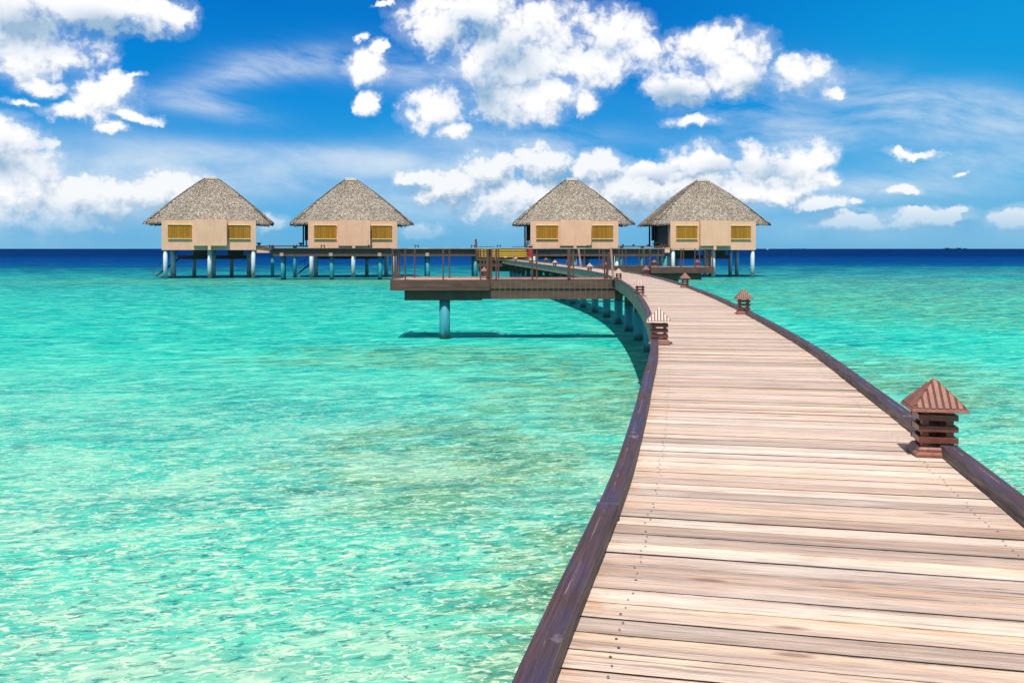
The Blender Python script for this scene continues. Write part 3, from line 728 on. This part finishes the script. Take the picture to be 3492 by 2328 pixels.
# platform beside the right side, its front edge 57 m away
p2 = thing('viewing_platform', 'far viewing platform right of the boardwalk, dark brown railing, before the rightmost villa', 'platform', (0, 0, 0))
PX0, PX1, PY0, PY1 = XD(2221, 57.3), XD(2433.5, 57.3), 57.3, 59.5; QX0 = 4.22; QB0, QB1 = 57.5, 58.7
planks_deck(p2, PX0 + .01, PX1 - .02, PY0 + .02, PY1 - .02, DECK - .002, .12, 8)
planks_deck(p2, QX0 - .04, PX0, QB0 + .02, QB1 - .02, DECK - .004, .12, 9)
m_ = MB(); m_.box(PX0, PX1, PY0 - .04, PY0, 1.80, DECK + .012); m_.box(PX0, PX1, PY1, PY1 + .04, 1.80, DECK + .02); m_.box(PX1, PX1 + .04, PY0 - .04, PY1 + .04, 1.802, DECK + .01); m_.box(PX0 - .035, PX0, PY0 - .03, QB0 - .03, 1.802, DECK + .01)
m_.build('platform_fascia', M_BRW, p2, bevel=.006)
m_ = MB(); m_.box(PX0 + .1, PX1 - .7, PY0 + .15, PY1 - .3, 1.40, 1.797); m_.build('platform_beam', M_BEAM, p2, bevel=.01)
m_ = MB(); m_.box(QX0, PX0, QB0 - .02, QB0, 1.855, DECK - .002); m_.box(QX0 - .1, PX0 + .08, QB0 + .02, QB1 - .02, 1.45, 1.853); m_.build('bridge_cladding', M_BEAM, p2)
m_ = MB(); m_.box(QX0, PX0, QB0 - .03, QB0 + .05, DECK - .001, DECK + .03); m_.box(QX0, PX0, QB1 - .05, QB1, DECK - .001, DECK + .06); m_.build('deck_edge', M_POST, p2)
m_ = MB(); m_.cyl(XD(2303, 58.2), 58.2, -.6, 1.41, .19, n=28); m_.build('column', M_TEAL, p2, smooth=True)
posts = []
for xp, w in ((2245, .045), (2288, .05), (2322.5, .05), (2370, .05), (2405, .04)): posts.append((XD(xp, PY0), PY0 + .02, w, .07))
posts.append((XD(2217, 57.3), PY0 + .03, .10, .09)); posts.append((XD(2195, 57.5), QB0, .09, .08))
for xp in (2260, 2330, 2385): posts.append((XD(xp, PY1), PY1 - .04, .045, .07))
for k in range(4): posts.append((PX1 - .045, PY0 + .04 + k * (PY1 - PY0 - .1) / 3, .055, .09))
for xp in (1993, 2044, 2111, 2134): posts.append((XD(xp, QB0), QB0, .05, .07))
for xp in (2055, 2122, 2180): posts.append((XD(xp, QB1), QB1 - .03, .05, .07))
rail_thing(p2, [((PX0 - .05, PY0 + .03), (PX1, PY0 + .03)), ((PX1 - .045, PY0 + .08), (PX1 - .045, PY1 - .09)), ((PX0, PY1 - .04), (PX1, PY1 - .04)), ((QX0, QB0), (PX0 - .1, QB0)), ((QX0, QB1 - .04), (PX0, QB1 - .04))], DECK, RT, posts)
lean(p2, (XD(1981, 57.4), 57.35, DECK), (XD(1972.5, 57.4), 57.4, RT), M_PINK, .11)
lean(p2, (XD(1953, 57.4), 58.75, DECK), (XD(1961, 57.4), 58.7, RT), M_POST, .09)
for xx, yy, lb in ((XD(1651, 35.8), 35.75, 'brown pagoda lamp in the back right corner of the near viewing platform'),
                   (XD(2232.5, 59), 59.2, 'brown pagoda lamp at the left end of the far viewing platform'),
                   (XD(2380, 59), 59.2, 'brown pagoda lamp at the right end of the far viewing platform')): extra_lamp(xx, yy, lb)

# ------------------------------------------------------------------ high jetty in front of the villas, with the yellow edged steps
JT = 3.37; JF = 99.0; JB = 101.6
jet = thing('jetty', 'long brown jetty high on round piles running below the villas', 'jetty', (0, 0, 0))
JX0, JX1 = XD(912, JF), XD(2270, JF)
m_ = MB(); m_.box(JX0 - .35, JX1, JF - .25, JB + .25, JT - .09, JT); m_.build('deck', M_BRW, jet, bevel=.01)
m_ = MB(); m_.box(JX0 + .6, JX1 - .1, JF, JB, 2.50, JT - .092); m_.build('cladding', M_JET, jet)
M_JB = simple('jetty_batten', (.17, .12, .12), .6); x = JX0 + .8
while x < JX1: m_ = MB(); m_.box(x - .01, x + .01, JF - .02, JF, 2.50, JT - .1); m_.build('cladding_batten', M_JB, jet); x += .62
for xp in (965, 1131.5, 1297, 1459, 1622, 1957, 2103, 2268):
    Xc = XD(xp, JF + .5)
    light = xp in (2103,)
    m_ = MB(); m_.cyl(Xc, JF + .45, -.6, 2.50, .215, n=20); m_.build('pile', M_VPILE if light else M_TEAL, jet, smooth=True)
    m_ = MB(); m_.cyl(Xc - .3, JB - .4, -.6, 2.50, .215, n=16); m_.build('pile', M_TEAL, jet, smooth=True)
    if xp < 1500:
        m_ = MB(); m_.box(Xc - .19, Xc + .19, JF - .1, JF - .01, 2.52, 2.86); m_.build('pile_bracket', simple('bracket_paint', (.42, .32, .28), .7) if 'bracket_paint' not in bpy.data.materials else bpy.data.materials['bracket_paint'], jet)
# landing where the boardwalk ends
LX0, LX1 = XD(1628, 97.5), XD(1800, 97.5)
m_ = MB(); m_.box(LX0, LX1, 94.2, 98.95, DECK - .06, DECK + .02); m_.build('landing', M_BRW, jet)
m_ = MB(); m_.box(LX0 + .05, LX1 - .05, 94.35, 98.9, 1.5, DECK - .062); m_.box(LX0 + .2, LX1 - .2, 95.0, 98.8, 1.0, 1.498); m_.build('landing_beam', M_BEAM, jet)
for xx in (LX0 + .5, LX1 - .5):
    for yy in (95.2, 98.2):
        m_ = MB(); m_.cyl(xx, yy, -.6, 1.002, .215, n=16); m_.build('pile', M_TEAL, jet, smooth=True)
st = thing('steps', 'wide dark steps with bright yellow edges climbing to the jetty', 'steps', (0, 0, 0))
SX0, SX1 = XD(1633, 98.4), XD(1796, 98.4)
lv = [3.17, 2.93, 2.73, 2.53]; yy = 98.72
prevz = None
for k, z in enumerate(lv):
    m_ = MB(); m_.box(SX0, SX1, 97.70 + (3 - k) * .30, 98.97, z - .22 if k < 3 else DECK + .022, z - .0015 * 2); m_.build('step', M_BLACK, st)
    m_ = MB(); m_.box(SX0 + .004, SX1 - .004, 97.67 + (3 - k) * .30, 97.80 + (3 - k) * .30, z - .085, z + .006); m_.build('yellow_edge', M_YEL, st)
for xp in (1629, 1800):
    Xc = XD(xp, 98); m_ = MB(); m_.box(Xc - .08, Xc + .08, 97.5, 98.95, DECK + .021, JT - .1); m_.build('side_wall', M_BRW, st)
for x0, x1 in ((1632, 1686), (1746, 1790)):
    m_ = MB(); m_.bar((XD(x0, 98.9), 98.85, ZD(841.5, 98.9)), (XD(x1, 98.9), 98.85, ZD(841.5, 98.9)), .05, .05)
    for q in (.5, 1.): 
        xx = XD(x0 + (x1 - x0) * q, 98.9); m_.bar((xx, 98.85, JT - .02), (xx, 98.85, ZD(842, 98.9)), .04, .04)
    m_.build('handrail', M_BLACK, st)
for (xt, yt, xb, yb, mm, w) in ((1622.5, 816, 1627, 905, M_BRW, .22), (1790, 812, 1799, 866, M_BRW, .2), (1684, 850, 1689, 884, M_PINK, .09), (1748.5, 850, 1750.5, 886, M_PINK, .09)):
    Dn = 97.3 if w < .1 else 98.6
    m_ = MB(); m_.bar((XD(xb, Dn), Dn, max(ZD(yb, Dn), DECK + .02)), (XD(xt, Dn), Dn, ZD(yt, Dn)), w, .12, (0, 1, 0)); m_.build('leaning_post', mm, st)
cab = thing('fire_cabinet', 'tall narrow red cabinet with brown cap, right of the yellow edged steps', 'cabinet', (XD(1809.5, 97.6), 97.6, DECK + .021))
m_ = MB(); m_.box(-.21, .21, -.2, .2, 0, 1.36); m_.build('body', M_RED, cab, bevel=.01)
m_ = MB(); m_.box(-.17, .17, -.22, -.2005, .15, 1.22); m_.build('door', M_RED, cab, bevel=.004)
m_ = MB(); m_.hexa([(-.38, -.3, 1.361), (.38, -.3, 1.361), (.38, .3, 1.361), (-.38, .3, 1.361)], [(-.28, -.2, 1.5), (.28, -.2, 1.5), (.28, .2, 1.5), (-.28, .2, 1.5)]); m_.build('cap', M_BRW, cab, bevel=.01)
for (x, y, lb) in ((XD(1756, 96.6), 96.6, 'tiny pagoda lamp on the landing at the foot of the yellow edged steps'), (XD(1796, 96.9), 96.9, 'tiny pagoda lamp on the landing in front of the red cabinet'), (XD(1637, 96.4), 96.4, 'tiny pagoda lamp at the left end of the landing')):
    extra_lamp(x, y, lb, DECK + .022)

# low framed lights on the jetty deck and bowls on the villa terraces
def make_fl():
    r = thing('jetty_light', 'x', 'lamp', group='low framed lights along the jetty')
    m_ = MB()
    for sx in (-1, 1): m_.box(sx * .17 - .035, sx * .17 + .035, -.08, .08, 0, .36)
    m_.box(-.13, .13, -.06, .06, .21, .27); m_.build('frame', M_BLACK, r, bevel=.004)
    for sx in (-1, 1):
        m_ = MB(); m_.box(sx * .17 - .045, sx * .17 + .045, -.09, .09, .361, .39); m_.build('cap', M_CAP, r)
    return r
fl = make_fl(); fx = [(1101, 'in front of the left blind of the second villa'), (1262, 'in front of the right blind of the second villa'), (1421, 'right of the second villa, over open sea'), (1613, 'left of the top of the yellow edged steps'), (1701, 'above the middle of the yellow edged steps'), (2008, 'in front of the third villa from left'), (2262, 'beside the left wall of the rightmost villa'), (925, 'at the left end of the jetty'), (1006, 'beside the right bowl between the two left villas')]
for k, (xp, lb) in enumerate(fx):
    D = 100. ; loc = (XD(xp, D), D, JT)
    if k == 0: fl.location = loc; fl['label'] = 'small dark framed light ' + lb
    else: copy_thing(fl, loc, 0, 'small dark framed light ' + lb)
def lathe(prof, n=20):
    m_ = MB()
    for k, (r_, z) in enumerate(prof):
        for q in range(n): m_.v.append(Vector((r_ * math.cos(q * 2 * math.pi / n), r_ * math.sin(q * 2 * math.pi / n), z)))
        if k:
            for q in range(n): m_.face([(k - 1) * n + q, (k - 1) * n + (q + 1) % n, k * n + (q + 1) % n, k * n + q])
    return m_
bw = thing('fire_bowl', 'x', 'bowl', group='black bowls on the villa terraces')
lathe([(.0, 0), (.12, 0), (.10, .05), (.07, .10)]).build('foot', M_BLACK, bw, smooth=True)
lathe([(.07, .10), (.16, .14), (.24, .22), (.29, .32), (.27, .325), (.2, .24), (.0, .2)]).build('bowl', M_BLACK, bw, smooth=True)

# ------------------------------------------------------------------ villas
def roof_mesh(seed):
    rg = random.Random(seed)
    x0, x1, y0, y1 = -1.95, 11.95, .12, 9.5; zb = 6.28; zt = 11.45
    cx, cy = 5, (y0 + y1) / 2; rw = .62
    def shape(f):   # f 0 eave .. 1 ridge : half sizes with a soft flare and rounded top
        k = 1 - f; kk = k ** .93
        return kk
    m_ = MB(); m_.cur = 1
    rings = 10; cols = 10
    def P(f, side, t):
        k = shape(f)
        hx = rw + (x1 - x0) / 2 * k - rw * k; hy = .18 + ((y1 - y0) / 2 - .18) * k
        ca = [(-hx, -hy), (hx, -hy), (hx, hy), (-hx, hy)]
        p = Vector(ca[side]).lerp(Vector(ca[(side + 1) % 4]), t)
        # rounded corners: pull the corner in
        edge = min(t, 1 - t); pull = max(0, (.06 - edge) / .06) ** 2 * .07 * k
        q = p * (1 - pull)
        droop = -.16 * max(0, 1 - edge / .25) ** 1.5 * k
        return Vector((cx + q.x, cy + q.y, zb + (zt - zb) * (f ** .97) + droop * (1 - f)))
    # underlay surface
    for sd in range(4):
        for i_ in range(rings):
            for j in range(cols):
                b = len(m_.v)
                m_.v += [P(i_ / rings, sd, j / cols), P(i_ / rings, sd, (j + 1) / cols), P((i_ + 1) / rings, sd, (j + 1) / cols), P((i_ + 1) / rings, sd, j / cols)]
                m_.face([b, b + 1, b + 2, b + 3])
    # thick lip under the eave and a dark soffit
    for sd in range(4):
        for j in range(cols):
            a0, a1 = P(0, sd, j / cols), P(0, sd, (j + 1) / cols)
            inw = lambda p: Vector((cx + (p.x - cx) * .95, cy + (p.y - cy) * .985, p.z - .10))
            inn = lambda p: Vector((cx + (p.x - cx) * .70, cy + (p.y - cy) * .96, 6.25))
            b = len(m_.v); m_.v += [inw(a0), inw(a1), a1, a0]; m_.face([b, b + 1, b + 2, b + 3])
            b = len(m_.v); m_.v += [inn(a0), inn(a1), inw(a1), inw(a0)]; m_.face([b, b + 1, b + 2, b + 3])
    # palm leaf shreds
    m_.cur = 0
    def shred(p, down, nrm, L, w, lift, r_):
        sdv = down.cross(nrm).normalized(); tw = rg.uniform(-.5, .5); d = (down + sdv * tw).normalized(); s2 = d.cross(nrm).normalized() * w / 2
        a0 = p - d * L * .3 + nrm * .01; a1 = p + d * L * .7 + nrm * lift
        b = len(m_.v); m_.v += [a0 - s2, a0 + s2, a1 + s2 * .45, a1 - s2 * .45]
        m_.val = (r_, 0, 0); m_.face([b, b + 1, b + 2, b + 3])
    for sd, cnt in ((0, 10500), (3, 4200), (1, 4200), (2, 2200)):
        for _ in range(cnt):
            f = 1 - math.sqrt(rg.random()); f = min(f, .985); t = rg.random()
            p = P(f, sd, t); pu = P(min(1, f + .02), sd, t); ps = P(f, sd, min(1, t + .01)); pm = P(f, sd, max(0, t - .01))
            down = (p - pu).normalized(); nrm = (ps - pm).cross(-down).normalized()
            if nrm.z < 0: nrm = -nrm
            c = rg.random() ** 1.05
            shred(p, down, nrm, rg.uniform(.15, .32), rg.uniform(.035, .085), rg.uniform(.0, .07), c)
    # ragged eave fringe and shaggy hips
    for sd in range(4):
        for _ in range(1100 if sd != 2 else 400):
            t = rg.random(); p = P(rg.uniform(0, .012), sd, t); pu = P(.03, sd, t); down = ((p - pu).normalized() + Vector((0, 0, -rg.uniform(.3, 1.6)))).normalized()
            nrm = Vector(((0, -1, .5), (1, 0, .5), (0, 1, .5), (-1, 0, .5))[sd]).normalized()
            shred(p, down, nrm, rg.uniform(.15, .42), rg.uniform(.03, .08), .0, rg.random() ** 1.6 * .8)
        for _ in range(420):
            f = rg.random(); p = P(f, sd, rg.uniform(0, .01)); pu = P(min(1, f + .02), sd, 0); down = (p - pu).normalized()
            nrm = Vector((p.x - cx, p.y - cy, 4)).normalized()
            shred(p + nrm * .03, down, nrm, rg.uniform(.2, .4), rg.uniform(.06, .12), rg.uniform(.02, .10), rg.random() * .75)
    return m_

def blind_mb(x0, x1, z0, z1, y, seed):
    m_ = MB(); rg = random.Random(seed); x = x0
    while x < x1 - .01:
        w = min(rg.uniform(.045, .075), x1 - x); m_.val = (rg.random(), 0, 0); b = len(m_.v); d = rg.uniform(.008, .016)
        m_.v += [Vector((x, y, z0)), Vector((x + w * .25, y - d, z0)), Vector((x + w * .75, y - d, z0)), Vector((x + w, y, z0)), Vector((x, y, z1)), Vector((x + w * .25, y - d, z1)), Vector((x + w * .75, y - d, z1)), Vector((x + w, y, z1))]
        for k in range(3): m_.face([b + k, b + k + 1, b + k + 5, b + k + 4])
        m_.face([b + 3, b + 2, b + 1, b]); m_.face([b + 4, b + 5, b + 6, b + 7]); m_.face([b, b + 4, b + 7, b + 3])
        x += w
    return m_

WB, WT = 3.15, 6.50
def make_villa():
    r = thing('thatched_villa', 'x', 'villa', group='thatched overwater villas')
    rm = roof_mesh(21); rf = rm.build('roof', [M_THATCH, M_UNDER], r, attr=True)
    m_ = MB(); m_.hexa([(4.30, 4.5, 11.36), (5.70, 4.5, 11.36), (5.70, 5.1, 11.36), (4.30, 5.1, 11.36)], [(4.42, 4.6, 11.68), (5.58, 4.6, 11.68), (5.58, 5.0, 11.68), (4.42, 5.0, 11.68)]); m_.build('ridge_cap', M_CAP, rf, bevel=.05)
    # front wall: outer leaf with the floor beam, the projecting bay, the stub over the middle pile
    m_ = MB(); m_.box(0, 10, 0, .22, WB, WT); m_.box(0, .2, .22, 1.0, WB, WT - .002); m_.box(9.8, 10, .22, 1.0, WB, WT - .002)
    m_.build('front_wall', M_WALL, r, bevel=.012)
    m_ = MB(); m_.box(3.33, 6.87, -.62, -.001, 3.62, WT + .015); m_.box(4.85, 5.19, -.615, -.001, WB + .01, 3.618); m_.build('bay', M_WALL, r, bevel=.012)
    for c0, c1 in ((0, 3.325), (6.875, 10)):
        m_ = MB(); m_.box(c0, c1, -.02, .2, WT + .001, WT + .035)
        m_.build('coping', simple('coping_render', (.80, .60, .48), .8) if 'coping_render' not in bpy.data.materials else bpy.data.materials['coping_render'], r)
    m_ = MB(); m_.box(.12, 9.88, 1.001, 9.2, WB + .02, 6.6); m_.build('side_wall', M_BRONZE, r)
    m_ = MB(); m_.box(.03, .119, 1.1, 1.35, 3.6, 6.3); m_.build('window', M_GLASS, r)
    m_ = MB(); m_.box(-.30, .118, 8.1, 8.75, 4.3, 6.1); m_.build('shutter', M_DREAD, r)
    m_ = MB(); m_.box(-.55, -.37, 8.9, 9.1, 3.5, 6.25); m_.box(-.2, -.05, 7.4, 7.55, 3.5, 6.25); m_.build('veranda_post', M_BRW, r)
    for k, (x0, x1) in enumerate(((.66, 3.12), (7.02, 9.37))):
        bl = blind_mb(x0, x1, 4.40, 5.94, -.07, 31 + k).build('blind', M_BAM, r, attr=True)
        for z in (4.395, 5.945):
            m_ = MB(); m_.bar((x0 - .03, -.10, z), (x1 + .03, -.10, z), .09, .075); m_.build('rod', M_ROD, bl, bevel=.02)
    for (x, y) in ((.36, .30), (5.02, .05), (9.70, .30), (.95, 4.6), (5.3, 4.6), (9.2, 4.6), (2.9, 8.9), (7.2, 8.9), (9.5, 8.2), (.5, 8.4)):
        m_ = MB(); m_.cyl(x, y, -.6, WB + .002, .225, n=20); m_.build('pile', M_VPILE, r, smooth=True)
    m_ = MB(); m_.box(1.1, 9.3, 8.3, 10.4, 2.05, 2.5); m_.box(3.0, 5.0, 7.2, 8.25, 2.5, 3.1); m_.box(6.8, 8.6, 7.2, 8.25, 2.5, 3.1); m_.build('lower_terrace', M_BRONZE, r)
    sw = MB()
    n = 8
    for k in range(n):
        f = k / (n - 1); x = 1.3 - f * 2.6; z = 2.35 - f * 2.2; sw.box(x - .14, x + .14, 8.6, 9.4, z - .04, z)
    for yy_ in (8.58, 9.42): sw.bar((1.45, yy_, 2.35), (-1.55, yy_, -.1), .05, .16)
    ws = sw.build('water_steps', M_BRW, r)
    m_ = MB(); m_.bar((1.2, 8.55, 3.15), (-1.7, 8.55, .85), .05, .06); m_.bar((1.2, 8.55, 2.3), (1.2, 8.55, 3.15), .05, .05); m_.bar((-.3, 8.55, 1.0), (-.3, 8.55, 1.95), .05, .05); m_.bar((-1.65, 8.55, -.2), (-1.65, 8.55, .88), .05, .05)
    m_.build('handrail', M_BRW, ws)
    return r
vil = make_villa()
VS = [(551, 103.0, 15.5, 'leftmost thatched villa, standing alone over open water with no jetty in front'),
      (1051, 105.6, 13.0, 'second thatched villa from the left, a dark red shutter showing at its left side'),
      (1809, 106.6, 0.3, 'third thatched villa from the left, just right of the red cabinet and yellow edged steps'),
      (2286.5, 107.6, 4.0, 'rightmost thatched villa, its dark brown side wall in view')]
for k, (xp, D, rot, lb) in enumerate(VS):
    loc = (XD(xp, D), D, 0)
    if k == 0: vil.location = loc; vil.rotation_euler.z = R(rot); vil['label'] = lb
    else: copy_thing(vil, loc, R(rot), lb)

# terraces that link villas and jetty
t1 = thing('link_deck', 'beige sided link deck between the two left villas behind the jetty', 'deck', (0, 0, 0))
D = 106.8
m_ = MB(); m_.box(XD(870, D), XD(1046, D), D, D + 1.6, 3.52, 3.66); m_.build('deck', M_BRW, t1)
m_ = MB(); xa, xb = XD(871, 105.9), XD(918, 105.9); m_.hexa([(xa, 105.9, ZD(862, 105.9)), (xb, 105.9, ZD(862, 105.9)), (xb, 106.7, ZD(862, 105.9)), (xa, 106.7, ZD(862, 105.9))], [(xa, 105.9, ZD(840, 105.9)), (xb, 105.9, ZD(849, 105.9)), (xb, 106.7, ZD(849, 105.9)), (xa, 106.7, ZD(840, 105.9))]); m_.build('beige_side', M_WALL, t1)
m_ = MB(); m_.bar((xa - .05, 105.85, ZD(838.5, 105.9)), (xb + .4, 105.85, ZD(847.5, 105.9)), .2, .12); m_.build('edge_beam', M_BRW, t1)
for xx in (xa + 1.5, XD(1000, D)):
    m_ = MB(); m_.cyl(xx, D + .8, -.6, 3.52, .2, n=16); m_.build('pile', M_TEAL, t1, smooth=True)
t2 = thing('link_deck', 'dark link deck between the two right villas behind the jetty', 'deck', (0, 0, 0))
D = 106.5
m_ = MB(); m_.box(XD(2108, D), XD(2285, D), D, D + 1.6, 3.50, 3.62); m_.build('deck', M_BRW, t2)
m_ = MB()
for xp in (2125, 2161, 2211): xx = XD(xp, D); m_.box(xx - .1, xx + .1, D + .1, D + .3, 3.621, 3.80)
m_.build('deck_bollards', M_BLACK, t2)
m_ = MB(); m_.box(XD(2262, 104), XD(2285, 104), 104.2, D - .01, 2.86, 3.42); m_.build('beige_side', M_WALL, t2)
for xp in (2120, 2190, 2255):
    m_ = MB(); m_.cyl(XD(xp, D + .8), D + .8, -.6, 3.50, .2, n=16); m_.build('pile', M_TEAL, t2, smooth=True)
bs = [(883, 107.4, 3.66, 'black bowl on the link deck beside the leftmost villa'), (1026, 107.4, 3.66, 'black bowl on the link deck beside the red shutter of the second villa'), (2233, 107.2, 3.62, 'left one of two black bowls by the rightmost villa'), (2243, 107.6, 3.62, 'right one of two black bowls by the rightmost villa')]
for k, (xp, D, z, lb) in enumerate(bs):
    loc = (XD(xp, D), D, z)
    if k == 0: bw.location = loc; bw['label'] = lb
    else: copy_thing(bw, loc, 0, lb)

# ------------------------------------------------------------------ far boat and islets
bt = thing('boat', 'tiny white boat on the horizon right of the villas', 'boat', (XD(2618, 2400), 2400, 0))
m_ = MB(); m_.hexa([(-2.2, -1, -.2), (2.0, -1, -.2), (2.0, 1, -.2), (-2.2, 1, -.2)], [(-2.9, -1.3, 1.0), (3.2, -.4, 1.3), (3.2, .4, 1.3), (-2.9, 1.3, 1.0)]); m_.build('hull', M_BLACK, bt)
m_ = MB(); m_.box(-2.5, 1.4, -1, 1, 1.05, 2.1); m_.hexa([(-2.9, -1.2, 2.102), (1.8, -1.2, 2.102), (1.8, 1.2, 2.102), (-2.9, 1.2, 2.102)], [(-2.7, -1.1, 2.5), (1.5, -1.1, 2.5), (1.5, 1.1, 2.5), (-2.7, 1.1, 2.5)]); m_.build('cabin', M_WHITE, bt)
M_ISL = simple('hazed_palm_green', (.07, .20, .26), .9, .4, .02, 0, .1)  # distance haze painted in as a blue cast on the palms
rg = random.Random(4)
for (px0, px1, hh, lb) in ((3222, 3246, 10, 'left palm islet of the group on the horizon at far right'), (3230, 3300, 13, 'long palm islet on the horizon at far right'), (2702, 2740, 7, 'low faint islet on the horizon right of the boat')):
    m_ = MB(); D = 7600; xx = XD(px0, D)
    while xx < XD(px1, D):
        w = rg.uniform(12, 26); h = hh * rg.uniform(.45, 1.1); m_.cyl(xx, D + rg.uniform(-40, 40), -1, h * .6, w * .6, w * .7, 9); m_.cyl(xx, D, h * .6, h, w * .7, w * .25, 9); xx += w * rg.uniform(.7, 1.5)
    o = m_.build('islet', M_ISL); o['kind'] = 'structure'; o['label'] = lb
